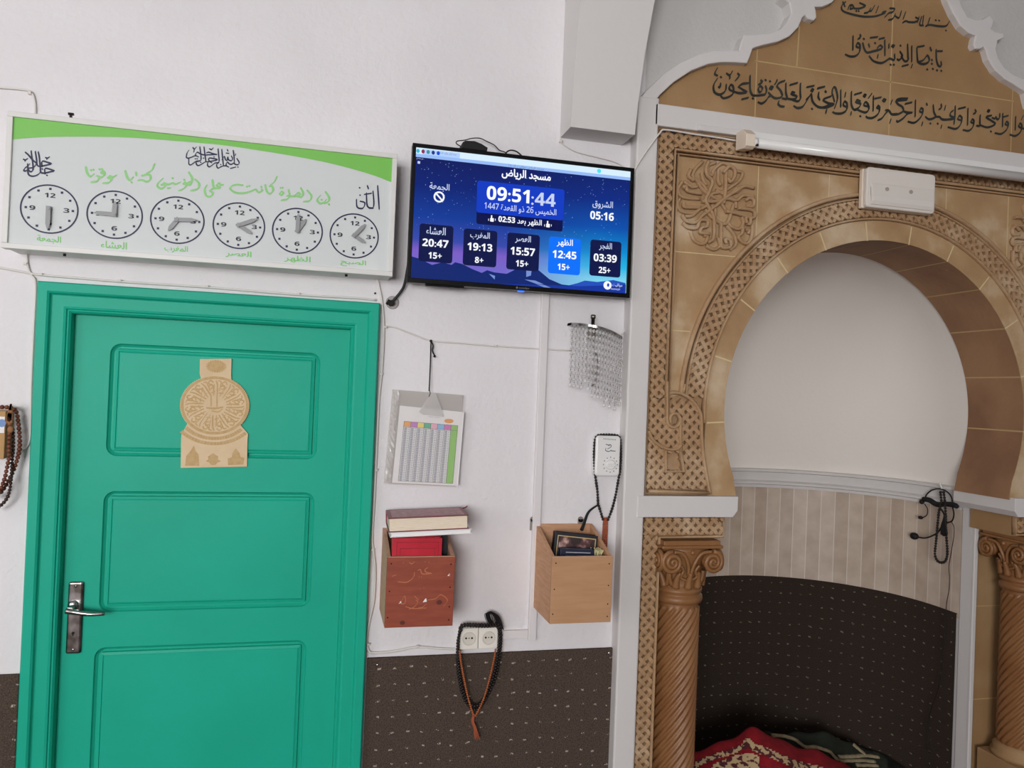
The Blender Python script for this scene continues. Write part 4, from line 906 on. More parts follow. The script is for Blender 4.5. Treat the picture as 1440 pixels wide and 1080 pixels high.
def nosign(q, y):
    ring_flat(q, nx, nz, rr_, rr_, 0.0052, y, 32); c_ = math.cos(PI/4); w_ = 0.0024
    q.flat([(nx-rr_*0.72-w_*c_, nz+rr_*0.72-w_*c_), (nx+rr_*0.72-w_*c_, nz-rr_*0.72-w_*c_), (nx+rr_*0.72+w_*c_, nz-rr_*0.72+w_*c_), (nx-rr_*0.72+w_*c_, nz+rr_*0.72+w_*c_)], y)
spart(nosign, 'no_time_symbol', EW, SY-0.0006)
text('الشروق', *ebox(1230, 433, 115, 48), SY-0.0006, EGREY, scr, 'sunrise_label', 0.014)
text('05:16', *ebox(1226, 495, 133, 46), SY-0.0006, EW, scr, 'sunrise_time', 0.012, True)
for lab, tm, pl, T, a, c, e, mt in (('العشاء', '20:47', '15+', (292, 650, 190, 212), (292, 580, 110, 46), (289, 648, 146, 44), (287, 718, 75, 36), ETILE), ('المغرب', '19:13', '8+', (540, 675, 188, 206), (540, 607, 110, 46), (539, 670, 140, 44), (535, 743, 48, 35), ETILE),
    ('العصر', '15:57', '15+', (782, 698, 182, 206), (782, 628, 88, 46), (780, 695, 137, 44), (776, 763, 70, 36), ETILE), ('الظهر', '12:45', '15+', (1015, 720, 180, 206), (1017, 648, 90, 46), (1015, 713, 134, 44), (1010, 782, 68, 36), EHI), ('الفجر', '03:39', '25+', (1245, 735, 174, 202), (1246, 668, 72, 46), (1244, 732, 130, 44), (1240, 800, 66, 36), ETILE)):
    x0, x1, z0, z1 = ebox(*T); spart(lambda q, y: q.flat(rrect(x0, x1, z0, z1, 0.009), y), 'prayer_tile', mt, SY-0.0003)
    text(lab, *ebox(*a), SY-0.0006, EGREY if mt is ETILE else EW, scr, 'prayer_label', 0.014); text(tm, *ebox(*c), SY-0.0006, EW, scr, 'prayer_time', 0.012, True); text(pl, *ebox(*e), SY-0.0006, EW, scr, 'delay_text', 0.012, True)
lx, lz = cT(1257, 885); spart(lambda q, y: q.flat(ell(lx, lz, 0.0138, 0.0138, 24), y), 'app_logo', EW, SY-0.0006)
spart(lambda q, y: q.flat(ell(lx+0.002, lz+0.001, 0.004, 0.006, 12), y), 'app_logo_mark', EBLUE, SY-0.0008)
text('مواقيت', *ebox(1312, 885, 56, 22), SY-0.0006, EGREY, scr, 'app_name', 0.01); text('MAWAQIT', *ebox(1302, 908, 52, 11), SY-0.0006, EGREY, scr, 'app_name', 0.01)
text('.. مو متصل', *ebox(205, 172, 45, 12), SY-0.0006, EGREY, scr, 'status_text'); x0, x1, z0, z1 = ebox(196, 194, 14, 14); spart(lambda q, y: q.flat([(x0, z0), (x1, z0), (x1, z1), (x0, z1)], y), 'status_icon', EGREY, SY-0.0006)
LOGOM = mat('bezel_logo_grey', (120, 122, 128), 0.4)
BYF = TY-0.0046
x0, z0 = W2(735, 406.5, BYF); zc = (TZ0+SZ0)/2
text('condor', x0-0.012, x0+0.022, zc-0.0035, zc+0.0035, BYF, LOGOM, bez, 'maker_logo'); q = MB(); q.flat([(x0-0.022, zc), (x0-0.0185, zc+0.0045), (x0-0.015, zc), (x0-0.0185, zc-0.0045)], BYF); q.obj('maker_mark', LOGOM, bez)
q = MB(); x0, _ = W2(733, 412, TY); q.box(x0-0.010, x0+0.010, TY, TY+0.012, TZ0-0.004, TZ0+0.001); q.obj('standby_light', emit('standby_blue', (40, 110, 255), 1.4), tv)

# receiver box perched on the television with its thin cable
def wp(px, py, y): x, z = W2(px, py, y); return Vector((x, y, z))
rb = thing('receiver_box', (0.43, TY+0.02, TZ1), 'small black domed receiver box perched on top of the television', 'receiver')
b = MB(); xa, _ = W2(647, 212, TY+0.02); xb, _ = W2(683, 212, TY+0.02)
b.prism([(xa, TZ1), (xb, TZ1), (xb+0.002, TZ1+0.012), (xb-0.018, TZ1+0.022), ((xa+xb)/2, TZ1+0.028), (xa+0.012, TZ1+0.026), (xa+0.004, TZ1+0.020)], TY-0.004, TY+0.060, bev=0.004); b.obj('case', BLACKM, rb)
b = MB(); Y = TY+0.03
b.tube(catmull([wp(648, 206, Y), wp(642, 202, Y), wp(643, 198.5, Y), wp(654, 197, Y), wp(664, 194.5, Y+0.02), wp(675, 194.5, Y+0.03), wp(685, 199, Y+0.03), wp(695, 204, Y+0.03), wp(702, 211, Y+0.03), wp(710, 214, Y+0.04), wp(714, 218, Y+0.02)], 5), 0.0017, 6); b.obj('antenna_cable', CABLEB, rb)
b = MB(); b.tube(catmull([wp(710.5, 218, TY+0.04), wp(713, 213.5, TY+0.04), wp(719, 211.3, TY+0.04), wp(727, 213.5, TY+0.04), wp(734, 219.5, TY+0.04)], 5), 0.0024, 7)
b.obj('television_lead_loop', CABLEB, None, 'short black cable loop rising over the top edge of the television', 'cable')
b = MB(); Y = -0.03
pth = [wp(581, 330, TY+0.055), wp(574, 372, TY+0.05), wp(569, 399, -0.030), wp(563, 411, -0.022), wp(552, 424, -0.016)]
b.tube(catmull(pth, 6), 0.0043, 8); cb = b.obj('television_power_cable', CABLEB, None, 'thick black cable running down from the television into a hole in the wall', 'cable')
b = MB(); x, z = W2(550, 427, -0.01); b.tube([(x, -0.002, z), (x+0.001, -0.022, z+0.002)], 0.009, 10); x2, z2 = W2(545, 426, -0.01); b.tube([(x2-0.002, -0.006, z2-0.004), (x2+0.006, -0.010, z2+0.010)], 0.0045, 8); b.obj('cable_plug', BLACKM, cb)
x, z = W2(552, 425.5, 0); b = MB(); b.lathe([(0.021, 0), (0.019, -0.003), (0.012, -0.004)], (x, 0.0, z), 18, 'y'); b.obj('filler_patch', mat('grey_filler', (176, 170, 168), 0.9, bump=0.5, bscale=80), cb)

# ================================================================== cables and trunking on the wall
YC = -0.0065
def cable(pts, label, r=0.0028, y=YC, clips=(), name='electric_cable', m=None, k=5, group='white cables clipped to the wall'):
    P = [wp(p[0], p[1], p[2] if len(p) > 2 else y) for p in pts]
    b = MB(); b.tube(catmull(P, k), r, 7); o = b.obj(name, m or CABLEW, None, label, 'cable', group)
    for c in clips:
        x, z = W2(c[0], c[1], y); q = MB(); q.box(x-0.005, x+0.005, -0.011, 0.0, z-0.0035, z+0.0035, 0.001); q.sphere((x+0.004, -0.012, z+0.002), 0.0025, 7, 5); q.obj('cable_clip', CLIPM, o)
    return o
cable([(-30, 121), (0, 123), (24, 125), (40, 127.5), (46, 133), (49, 145), (49.5, 160)], 'white cable bending down behind the clock board at its upper left corner', clips=[(42, 131)])
cable([(-20, 374), (0, 376.5), (30, 382), (57, 386.5), (110, 391), (168.5, 396), (291, 404), (419.5, 414.5), (500, 419), (529, 422)], 'white cable clipped along the wall just above the door frame', r=0.0032, clips=[(58, 386), (168.5, 395), (291, 403), (419.5, 413.5)])
cable([(37.6, 352), (38, 366), (40, 378), (45, 388), (50, 400), (47.5, 459), (44, 537), (43, 590), (42, 615), (39, 626), (31, 635)], 'white cable dropping from the clock board along the left edge of the door frame', clips=[(36, 371), (31, 634)])
cable([(530, 392), (533, 402), (538, 432), (539.5, 470), (537, 520), (533, 560), (530, 620), (527, 690), (523.5, 752), (525, 775), (527.5, 800), (526, 842), (519, 876), (515.5, 900), (518, 914), (525, 918), (553, 916), (587, 910), (618, 912), (648, 913)], 'white cable running down the right edge of the door frame and across to the sockets', r=0.0034, clips=[(536, 526), (529, 661), (524, 773), (517.5, 906), (587.5, 909)])
cable([(542.5, 459.2), (549, 459), (560, 462), (580, 470), (606, 479), (640, 482), (696, 486.5), (760, 490.5), (802, 493)], 'thin white cable strung across the wall to the crystal wall lamp', r=0.0024, clips=[(542, 460), (696.5, 486.5), (760.5, 492)])
cable([(799.5, -14), (797, 50), (794, 120), (791, 180), (788, 198), (795, 205), (812, 214), (840, 221), (868, 229), (884, 241)], 'thin white cable beside the wall arch rib, sagging to the television corner', r=0.0020, clips=[(788.5, 199)])
cable([(884, 262, -0.058), (887, 250, -0.060), (900, 226, -0.062), (918, 200, -0.063), (928, 187, -0.063), (936, 182.5, -0.062), (975, 188.5, -0.058), (1010, 193.5, -0.058), (1036, 198, -0.060)], 'white cable rising over the plaster pilaster to the tube light', r=0.0030, y=-0.06)
cable([(889, 405), (887, 428), (884, 445), (881, 458), (877, 466), (874, 471)], 'white twin cable in the corner above the crystal wall lamp', r=0.0032)
cable([(872, 505), (876, 516), (880, 527), (877, 550), (873.5, 568), (874, 584), (877.5, 604), (879.5, 618), (880, 636), (879, 646), (874, 652)], 'white cable curling down the corner to the little white dial box', clips=[(878.5, 526.5), (876.5, 606)])
cable([(874.5, 664), (874, 700), (873.5, 745), (871.5, 795), (869.5, 840), (868.5, 868)], 'thin white cable along the wall corner beside the plywood box', r=0.0022, clips=[(874, 719), (871, 795), (868.5, 866)])
b = MB(); xa, _ = W2(754.5, 600, -0.012); xb, _ = W2(765.5, 600, -0.012); _, zt = W2(765, 417, 0); _, zb = W2(752, 899, 0)
b.box(xa, xb, -0.014, 0, zb, TZ0+0.10, 0.0012); b.box(xa+0.003, xb-0.003, -0.0155, -0.013, zb+0.002, TZ0+0.09)
b.obj('cable_trunking', PVC, None, 'white vertical plastic trunking from the television down behind the plywood box', 'cable trunking')
b = MB(); x0, z1 = W2(702, 887.5, -0.012); _, z0 = W2(702, 899, -0.012); b.box(x0, xa-0.0005, -0.013, 0, z0, z1, 0.0012)
b.obj('cable_trunking', PVC, None, 'short white horizontal trunking from the wall sockets to the vertical trunking', 'cable trunking')
b = MB(); x, z = W2(527.5, 412.5, 0); b.lathe([(0.0032, 0), (0.0032, -0.003)], (x, 0, z), 10, 'y'); b.obj('wall_nail', SCREWM, None, 'tiny dark nail in the wall just above the right corner of the door frame', 'nail')

# ================================================================== plaque on the door
pq = thing('wooden_plaque', (-0.293, LY, 1.545), 'pale laser-cut wooden plaque with round engraved calligraphy fixed to the teal door', 'plaque')
PQY = LY+0.001-0.006; cP = crop(220, 480, 5.4, PQY)
pcx, pcz = cP(445, 487); ex, ez = cP(706, 487)[0]-pcx, pcz-cP(445, 712)[1]
left = [(330, 134), (328, 245), (338, 262)] ; right = [(560, 262), (568, 245), (572, 134)]
def scallop(a0, a1, n):
    out = []
    for k in range(n*4+1):
        a = math.radians(a0+(a1-a0)*k/(n*4)); r = 1+0.009*math.cos(k*PI/2); out.append((pcx+ex*r*math.cos(a), pcz+ez*r*math.sin(a)))
    return out
outl = [cP(330, 134), cP(328, 245)] + scallop(116, 216+4, 26) + [cP(190, 706), cP(187, 740), cP(184, 962), cP(688, 952), cP(692, 745), cP(697, 704)] + scallop(-40, 64, 26) + [cP(568, 245), cP(571, 132)]
b = MB(); b.prism(outl, PQY, PQY+0.0065, bev=0.0007); pl = b.obj('plaque_board', MDF, pq)
EY = PQY-0.0004; b = MB(); rnd = random.Random(3)
ring_flat(b, pcx, pcz, ex*0.985, ez*0.985, ex*0.085, EY, 60)
for k in range(12):                                              # engraved radial script
    a = k*PI/6; c_, s_ = math.cos(a), math.sin(a)
    def rp(r, o, c_=c_, s_=s_): return (pcx+ex*(r*c_-o*s_), pcz+ez*(r*s_+o*c_))
    st = [[rp(0.34, -0.05), rp(0.5, -0.05), rp(0.72, -0.04), rp(0.84, 0.0)], [rp(0.34, 0.05), rp(0.52, 0.06), rp(0.70, 0.05)], [rp(0.50, 0.16), rp(0.62, 0.20), rp(0.70, 0.13), rp(0.62, 0.08), rp(0.56, 0.14)], [rp(0.78, 0.08), rp(0.84, 0.16), rp(0.76, 0.22), rp(0.70, 0.17)], [rp(0.42, 0.12), rp(0.47, 0.02)], [rp(0.66, -0.13), rp(0.80, -0.15), rp(0.84, -0.07)]]
    nib_strokes(b, st, lambda p, q: (p, q), EY, 0.0042, 60, 0.6, 3)
tc_ = lambda p, q: (p, q)
nib_strokes(b, [[cP(415, 410), cP(415, 490)], [cP(460, 410), cP(460, 495)], [cP(380, 505), cP(440, 510), cP(505, 500)], [cP(420, 528), cP(470, 535), cP(500, 515)]], tc_, EY, 0.0050, 60, 0.6)
b.obj('engraved_script', ENGRAVE, pl)
b = MB()
for r in (1.17, 1.345):
    for k in range(22):
        a0_, a1_ = [math.radians(-90+(-46+92*(k+e)/22)) for e in (0, 0.93)]; w = 0.11
        b.flat([(pcx+ex*(r-w)*math.cos(a0_), pcz+ez*(r-w)*math.sin(a0_)), (pcx+ex*r*math.cos(a0_), pcz+ez*r*math.sin(a0_)), (pcx+ex*r*math.cos(a1_), pcz+ez*r*math.sin(a1_)), (pcx+ex*(r-w)*math.cos(a1_), pcz+ez*(r-w)*math.sin(a1_))], EY)
b.obj('engraved_band', ENGRAVE, pl)
b = MB(); sx, sz = cP(455, 190); q_ = []
for k in range(48): a = 2*PI*k/48; r = 1 if k % 2 else 0.80; q_.append((sx+0.031*r*math.cos(a), sz+0.0205*r*math.sin(a)))
b.flat(q_, EY); b.obj('engraved_sunburst', ENGRAVE, pl)
b = MB(); 
for P in (((218, 945), (225, 870), (250, 845), (285, 790), (300, 835), (320, 860), (326, 945)),): b.flat([cP(*p) for p in P], EY)
b.obj('engraved_shrine', ENGRAVE, pl)
b = MB(); b.flat([cP(*p) for p in ((375, 910), (395, 895), (390, 875), (430, 850), (470, 875), (465, 895), (490, 912), (465, 920), (445, 940), (415, 938), (400, 920))], EY); b.obj('engraved_emblem', ENGRAVE, pl)
b = MB(); b.flat([cP(*p) for p in ((545, 940), (540, 890), (572, 880), (575, 850), (603, 812), (632, 850), (638, 878), (668, 885), (660, 935))], EY); b.obj('engraved_mosque', ENGRAVE, pl)

# ================================================================== timetable sheets hanging in a clear sleeve
cal = thing('prayer_timetable', (0.33, -0.012, 1.50), 'printed prayer timetable in a clear plastic sleeve hanging on a black cord', 'timetable')
cC = crop(530, 470, 4.693, -0.030)
def sheet(corners, y0, y1, m, name, parent=cal, bev=0.0, tf=None):
    b = MB(); b.prism([(tf or cC)(*p) for p in corners], y0, y1, bev=bev); return b.obj(name, m, parent)
sheet(((158, 486), (574, 520), (533, 996), (104, 974)), -0.029, -0.012, WHITEP, 'paper_stack')
sheet(((106, 365), (577, 402), (566, 520), (524, 1010), (48, 990)), -0.011, -0.0102, SLEEVEB, 'sleeve_back')
pap = sheet(((152, 470), (576, 514), (536, 1001), (100, 980)), -0.0305, -0.0295, WHITEP, 'printed_sheet')
TLc, TRc, BRc, BLc = (180, 574), (534, 603), (500, 985), (141, 967)
def tb(u, v):
    return cC(TLc[0]*(1-u)*(1-v)+TRc[0]*u*(1-v)+BRc[0]*u*v+BLc[0]*(1-u)*v, TLc[1]*(1-u)*(1-v)+TRc[1]*u*(1-v)+BRc[1]*u*v+BLc[1]*(1-u)*v)
YP = -0.0309
cols = [(236, 164, 76), (196, 120, 196), (240, 220, 110), (70, 180, 140), (236, 176, 196), (130, 190, 230), (214, 110, 190)]
def quad(u0, u1, v0, v1, m, name, y=YP, parent=pap):
    q = MB(); q.flat([tb(u0, v0), tb(u1, v0), tb(u1, v1), tb(u0, v1)], y); return q.obj(name, m, parent)
for i, c in enumerate(cols): quad(i*0.125, (i+1)*0.125, 0, 0.088, mat('table_head_%d' % i, c, 0.7), 'table_heading')
quad(0.875, 1.0, 0, 1.0, mat('table_green', (140, 200, 92), 0.7), 'date_column')
q = MB()
for i in range(7):
    for j in range(30):
        v0 = 0.10+j*0.03
        for u0, u1, d in ((0.014, 0.066, 0.025), (0.078, 0.110, 0.012)): q.flat([tb(i*0.125+u0, v0), tb(i*0.125+u1, v0), tb(i*0.125+u1, v0+d), tb(i*0.125+u0, v0+d)], YP)
tag(q.obj('table_figures', GREYROW, pap), kind='stuff')
q = MB()
for u in [0]+[0.125*i for i in range(1, 8)]+[1.0]: q.flat([tb(u-0.004, 0), tb(u+0.004, 0), tb(u+0.004, 1), tb(u-0.004, 1)], YP-0.0002)
for v in (0, 0.088, 1.0): q.flat([tb(0, v-0.003), tb(1, v-0.003), tb(1, v+0.003), tb(0, v+0.003)], YP-0.0002)
q.obj('table_rules', mat('table_rule', (96, 98, 104), 0.7), pap)
q = MB(); ox, oz = cC(475, 573); q.flat(ell(ox, oz, 0.0150, 0.0070, 20), YP); q.obj('orange_oval', mat('orange_oval_print', (232, 156, 66), 0.7), pap)
text('جدول أوقات', *[f(cC(330, 530)[0], cC(420, 530)[0]) for f in (min, max)], cC(370, 553)[1], cC(370, 537)[1], YP, GREYROW, pap, 'heading_text')
sl = sheet(((106, 365), (577, 402), (566, 520), (524, 1010), (48, 990)), -0.0345, -0.0338, FILM, 'plastic_sleeve')
q = MB(); rnd = random.Random(9); last = None
for k in range(30):                                              # crumpled sealed edge of the sleeve
    t = k/29; a = (108-60*t, 372+612*t); row = []
    for j in range(4):
        x, z = cC(a[0]+j*13+rnd.uniform(-3, 3), a[1]+rnd.uniform(-4, 4)+j*1.2); row.append(q.bm.verts.new((x, -0.035-rnd.uniform(0, 0.006), z)))
    if last:
        for j in range(3): q.bm.faces.new((last[j], last[j+1], row[j+1], row[j]))
    last = row
q.obj('crumpled_edge', FILM2, sl)
q = MB(); q.prism([cC(*p) for p in ((352, 388), (275, 512), (300, 530), (440, 545), (412, 455), (385, 385))], -0.0375, -0.0370); q.obj('hanging_tab', FILM2, sl)
b = MB(); top = wp(606, 479.5, YC-0.003)
b.tube([top, wp(605, 515, -0.020), wp(603.5, 550, -0.036)], 0.0021, 6); b.tube(catmull([wp(603.5, 548, -0.037), wp(605, 553, -0.039), wp(603, 558, -0.038)], 4), 0.0012, 5)
b.tube(catmull([top, wp(609, 486, -0.012), wp(608, 493, -0.012), wp(611, 500, -0.012)], 4), 0.0024, 6); b.sphere(top, 0.0045, 8, 6); b.sphere(wp(611, 501, -0.012), 0.0042, 8, 6)
b.obj('black_cord', BLACKM, cal)

# ================================================================== wooden book boxes
EDGEM = mat('sawn_wood_edge', (206, 168, 140), 0.7)
def wall_box(name, x0, x1, yf, zb, zf, zk, front_m, side_m, label):
    t = thing(name, ((x0+x1)/2, 0, zb), label, 'wall box', 'wooden book boxes on the wall'); w = 0.011
    b = MB(); b.box(x0, x1, yf, yf+w, zb, zf, 0.0012); fr = b.obj('front_panel', front_m, t)
    b = MB(); b.box(x0+0.001, x1-0.001, yf+0.001, yf+w-0.001, zf-0.001, zf+0.0012); b.obj('front_edge', EDGEM, fr)
    for xa in (x0, x1-w):
        b = MB(); b.prism([(yf+w, zb), (yf+w, zf), (-0.001, zk), (-0.001, zb)], xa, xa+w, 'x'); b.obj('side_panel', side_m, t)
    b = MB(); b.box(x0+w, x1-w, -0.012, -0.001, zb, zk); b.obj('back_panel', side_m, t)
    b = MB(); b.box(x0+w, x1-w, yf+w, -0.012, zb, zb+w); b.obj('bottom_panel', side_m, t)
    for xa, zz in ((x0+0.012, zf-0.018), (x0+0.010, (zf+zb)/2+0.004), (x0+0.008, zb+0.030), (x1-0.012, zf-0.022), (x1-0.012, (zf+zb)/2+0.012), (x1-0.012, (zf+zb)/2-0.045), (x1-0.012, zb+0.018)):
        b = MB(); b.lathe([(0.0022, 0), (0.0022, -0.0006)], (xa, yf-0.0001, zz), 8, 'y'); b.obj('panel_screw', SCREWM, fr)
    return t, fr
BX1_, frA = wall_box('book_box', 0.2075, 0.4055, -0.200, 1.108, 1.3105, 1.360, REDWOOD, REDSIDE, 'reddish brown wooden wall box with faded chalk writing, below the timetable')
BX2_, frB = wall_box('book_box', 0.7030, 0.8990, -0.200, 1.103, 1.3050, 1.372, PLY, PLYSIDE, 'pale plywood wall box holding dark books, below the dial box')
cK = crop(520, 690, 5.4, -0.2006)
b = MB(); nib_strokes(b, [[(470,628),(430,620),(418,600),(440,585)],[(470,628),(400,632),(385,600),(365,605)],[(340,620),(330,660),(280,695),(215,692)],[(375,655)],[(392,655)],[(300,545),(320,555),(340,540)],[(255,548)],[(420,540)],[(450,545)]], cK, -0.2006, 0.0028, 60, 0.5)
nib_strokes(b, [[(240,840),(265,800),(270,850),(245,860),(225,850)],[(380,745)],[(410,740)],[(350,830),(365,845),(340,880),(300,900)],[(340,800),(370,830)],[(430,860),(400,885),(370,890)],[(440,830),(500,820),(540,790),(590,830),(560,880)],[(600,630),(610,650)],[(170,650),(200,640)],[(270,880),(330,895),(430,890)]], cK, -0.2006, 0.0024, 60, 0.5)
b.obj('chalk_writing', CHALK, frA)
b = MB()
for p, r in (((230, 848), 0.004), ((418, 832), 0.0062), ((600, 638), 0.004)): x, z = cK(*p); b.flat([(x-r, z-r), (x+r, z-r*0.7), (x+r*0.6, z+r), (x-r*0.1, z+r*0.4)], -0.2007)
b.obj('chipped_spots', WHITEP, frA)
b = MB()
for p, r in (((528, 848), 0.0085), ((248, 1003), 0.0075)): x, z = cK(*p); b.flat(ell(x, z, r, r*0.8, 16), -0.2005)
b.obj('knots', KNOT, frA)
# brackets of the plywood box
for px in (749.5, 816.5):
    x, z = W2(px, 733, -0.004); b = MB(); b.box(x-0.0095, x+0.0095, -0.0045, -0.0005, z-0.03, z+0.008, 0.001); b.lathe([(0.0095, -0.0045), (0.0095, -0.0005)], (x, 0, z+0.006), 14, 'y'); o = b.obj('hanging_bracket', STEEL, BX2_)
    b = MB(); b.lathe([(0.003, -0.0058), (0.003, -0.0046)], (x, 0, z+0.004), 10, 'y'); b.obj('bracket_hole', HOLE, o)

def book(name, w, h, t, cover, label, cat='book', rot=(0, 0, 0), loc=(0, 0, 0), face_m=None, pages=None, back=False, group='prayer books in and on the wall boxes'):
    """book lying flat: x width w, y depth h, z thickness t, spine at -x; rotated afterwards"""
    e = thing(name, loc, label, cat, group)
    b = MB(); c = 0.0022
    b.box(0, w, 0, h, 0, c, 0.0006); b.box(0, w, 0, h, t-c, t, 0.0006); b.obj('cover', cover, e)
    b = MB()
    if back: b.box(0, w, h-c, h+0.002, 0, t, 0.0015)
    else: b.box(-0.002, c, 0, h, 0, t, 0.0015)
    b.obj('spine', cover, e)
    b = MB(); b.box(0.004 if back else c, w-0.004, 0.004, h-0.003, c, t-c); b.obj('page_block', pages or PAGES, e)
    if face_m:
        b = MB(); b.box(0.012, w-0.010, 0.012, h-0.012, t, t+0.0004); b.obj('cover_panel', face_m, e)
    for o in e.children: o.location = (0, 0, 0)
    e.rotation_euler = rot
    return e
R_ = math.radians
# on the red box: white book and the large maroon book lying across it
bk = book('prayer_book', 0.240, 0.158, 0.0145, WHITEP, 'thin white book lying flat under the large maroon book', rot=(0, R_(-2.8), R_(-1.5)), loc=(0.214, -0.188, 1.3650), pages=WHITEP, back=True)
bk = book('holy_book', 0.235, 0.156, 0.0405, MAROON, 'thick maroon book with embossed cover lying on top of the stack over the red box', rot=(0, R_(-2.8), R_(-2)), loc=(0.2085, -0.188, 1.3802), face_m=MAROONTOP, back=True)
b = MB(); P = [Vector((0.226, 0.140, 0.038)), Vector((0.238, 0.142, 0.0385)), Vector((0.247, 0.141, 0.041)), Vector((0.252, 0.139, 0.045))]
b.tube(catmull(P, 4), 0.0022, 6, flat=0.5); o = b.obj('ribbon_marker', MAROON, None); o.parent = bk
# upright books inside the red box
bk = book('prayer_book', 0.143, 0.2435, 0.030, REDCOV, 'bright red book standing upright inside the reddish brown wall box', rot=(R_(90), 0, 0), loc=(0.224, -0.155, 1.1195))
q = MB()
for (x0, x1, z0, z1) in ((0.010, 0.133, 0.140, 0.232), (0.020, 0.123, 0.150, 0.214)):
    for e_ in ((x0, x1, z0, z0+0.002), (x0, x1, z1-0.002, z1), (x0, x0+0.002, z0, z1), (x1-0.002, x1, z0, z1)): q.box(e_[0], e_[1], e_[2], e_[3], 0.0300, 0.0304)
o = q.obj('stamped_border', REDDARK, None); o.parent = bk
book('prayer_book', 0.150, 0.2440, 0.020, DARKCOV, 'black book standing behind the bright red book in the reddish brown box', rot=(R_(90), 0, 0), loc=(0.240, -0.120, 1.1195))
# books inside the plywood box
bk = book('prayer_book', 0.138, 0.234, 0.034, DARKCOV, 'tall dark book with a floral cover leaning in the plywood wall box', rot=(R_(86), R_(5.5), R_(-4)), loc=(0.7235, -0.080, 1.1290), face_m=FLORAL)
q = MB()
for e_ in ((0.006, 0.132, 0.222, 0.2245), (0.006, 0.0085, 0.10, 0.2245), (0.1295, 0.132, 0.10, 0.2245)): q.box(e_[0], e_[1], e_[2], e_[3], 0.0344, 0.0348)
o = q.obj('gilt_border', GOLD, None); o.parent = bk
bk = book('prayer_book', 0.112, 0.196, 0.026, NAVYCOV, 'smaller navy book standing at the front of the plywood wall box', rot=(R_(88), R_(2.0), R_(-2)), loc=(0.738, -0.136, 1.1250))
q = MB()
for z in (0.172, 0.160, 0.150): q.box(0.016, 0.096, z+0.012, z+0.015, 0.0261, 0.0264)
o = q.obj('silver_title', mat('silver_print', (160, 160, 166), 0.5), None); o.parent = bk
b = MB(); rnd = random.Random(5)
for i in range(26):
    x = 0.869+rnd.uniform(-0.007, 0.007); y = -0.150+rnd.uniform(-0.02, 0.02); b.tube(catmull([(x, y, 1.255), (x+rnd.uniform(-0.01, 0.01), y+rnd.uniform(-0.01, 0.01), 1.290), (x+rnd.uniform(-0.014, 0.014), y+rnd.uniform(-0.014, 0.014), 1.318)], 3), 0.0022, 5)
b.box(0.862, 0.878, -0.158, -0.142, 1.1145, 1.258, 0.004)
b.obj('dried_posy', mat('cream_dried_stems', (206, 196, 150), 0.85), None, 'small cream bundle of dried stems beside the books in the plywood box', 'dried stems')

# ================================================================== wall lamp with hanging crystals
lamp = thing('crystal_wall_lamp', (0.885, 0, 2.03), 'chrome wall lamp hung with curtains of clear crystal beads under the television', 'wall lamp')
LX0, LX1 = 0.786, 0.966
def lampt(t):
    x = LX0+(LX1-LX0)*t - 0.014*math.sin(PI*t); y = -0.014-0.098*math.sin(PI*(0.06+0.88*t))**0.8; return x, y, 2.030-0.036*t+0.004*math.sin(PI*t)
b = MB(); A = None
for k in range(37):
    x, y, z = lampt(k/36); ring = [b.bm.verts.new((x, y, z-0.004)), b.bm.verts.new((x, y, z+0.004)), b.bm.verts.new((x, 0.0, z+0.004)), b.bm.verts.new((x, 0.0, z-0.004))]
    if A:
        for i in range(4): b.bm.faces.new((A[i], A[(i+1) % 4], ring[(i+1) % 4], ring[i]))
    A = ring
b.obj('top_plate', CHROME, lamp, recalc=True)
b = MB(); b.box(0.845, 0.895, -0.012, -0.0005, 1.97, 2.030, 0.003); b.obj('back_plate', PLASTW, lamp)
b = MB(); b.lathe([(0.006, 0), (0.006, 0.022), (0.0085, 0.024), (0.0085, 0.034), (0.004, 0.036)], (0.845, -0.085, 2.024), 14); b.obj('finial_screw', CHROME, lamp)
b = MB(); b.tube([(0.853, -0.052, 1.985), (0.853, -0.055, 1.86)], 0.011, 14); b.obj('lamp_tube', GLASSM, lamp); 
b = MB(); b.tube([(0.853, -0.052, 2.022), (0.853, -0.052, 1.985)], 0.013, 14); b.tube([(0.868, -0.060, 1.94), (0.874, -0.064, 1.90), (0.868, -0.066, 1.845), (0.858, -0.064, 1.83)], 0.0035, 8); b.obj('lamp_holder', STEEL, lamp)
for i in range(17):
    t = (i+0.35)/16.7; x, y, z = lampt(t); zend = (1.838-0.012*(i % 2)) if i < 5 else 1.800-0.030*min(1, (i-5)/7)+0.014*(i % 2)
    b = MB(); z -= 0.004; zz = z-0.004; n = 0
    while zz-0.016 > zend:
        w = 0.0072; q = [b.bm.verts.new(p) for p in ((x, y, zz), (x-w, y, zz-0.0075), (x, y-w, zz-0.0075), (x+w, y, zz-0.0075), (x, y+w, zz-0.0075), (x, y, zz-0.015))]
        for e in range(4):
            a_, b_ = q[1+e], q[1+(e+1) % 4]; b.bm.faces.new((q[0], a_, b_)); b.bm.faces.new((q[5], b_, a_))
        zz -= 0.0205
    b.sphere((x, y, zz-0.008), 0.0066, 8, 6)
    st = b.obj('crystal_strand', GLASSM, lamp)
    b = MB(); b.tube([(x, y, z+0.002), (x, y, zz)], 0.0007, 4)
    k_ = z-0.0215
    while k_ > zend: b.sphere((x, y, k_), 0.0018, 6, 4); k_ -= 0.0205
    b.obj('strand_wire', CHROME, st)

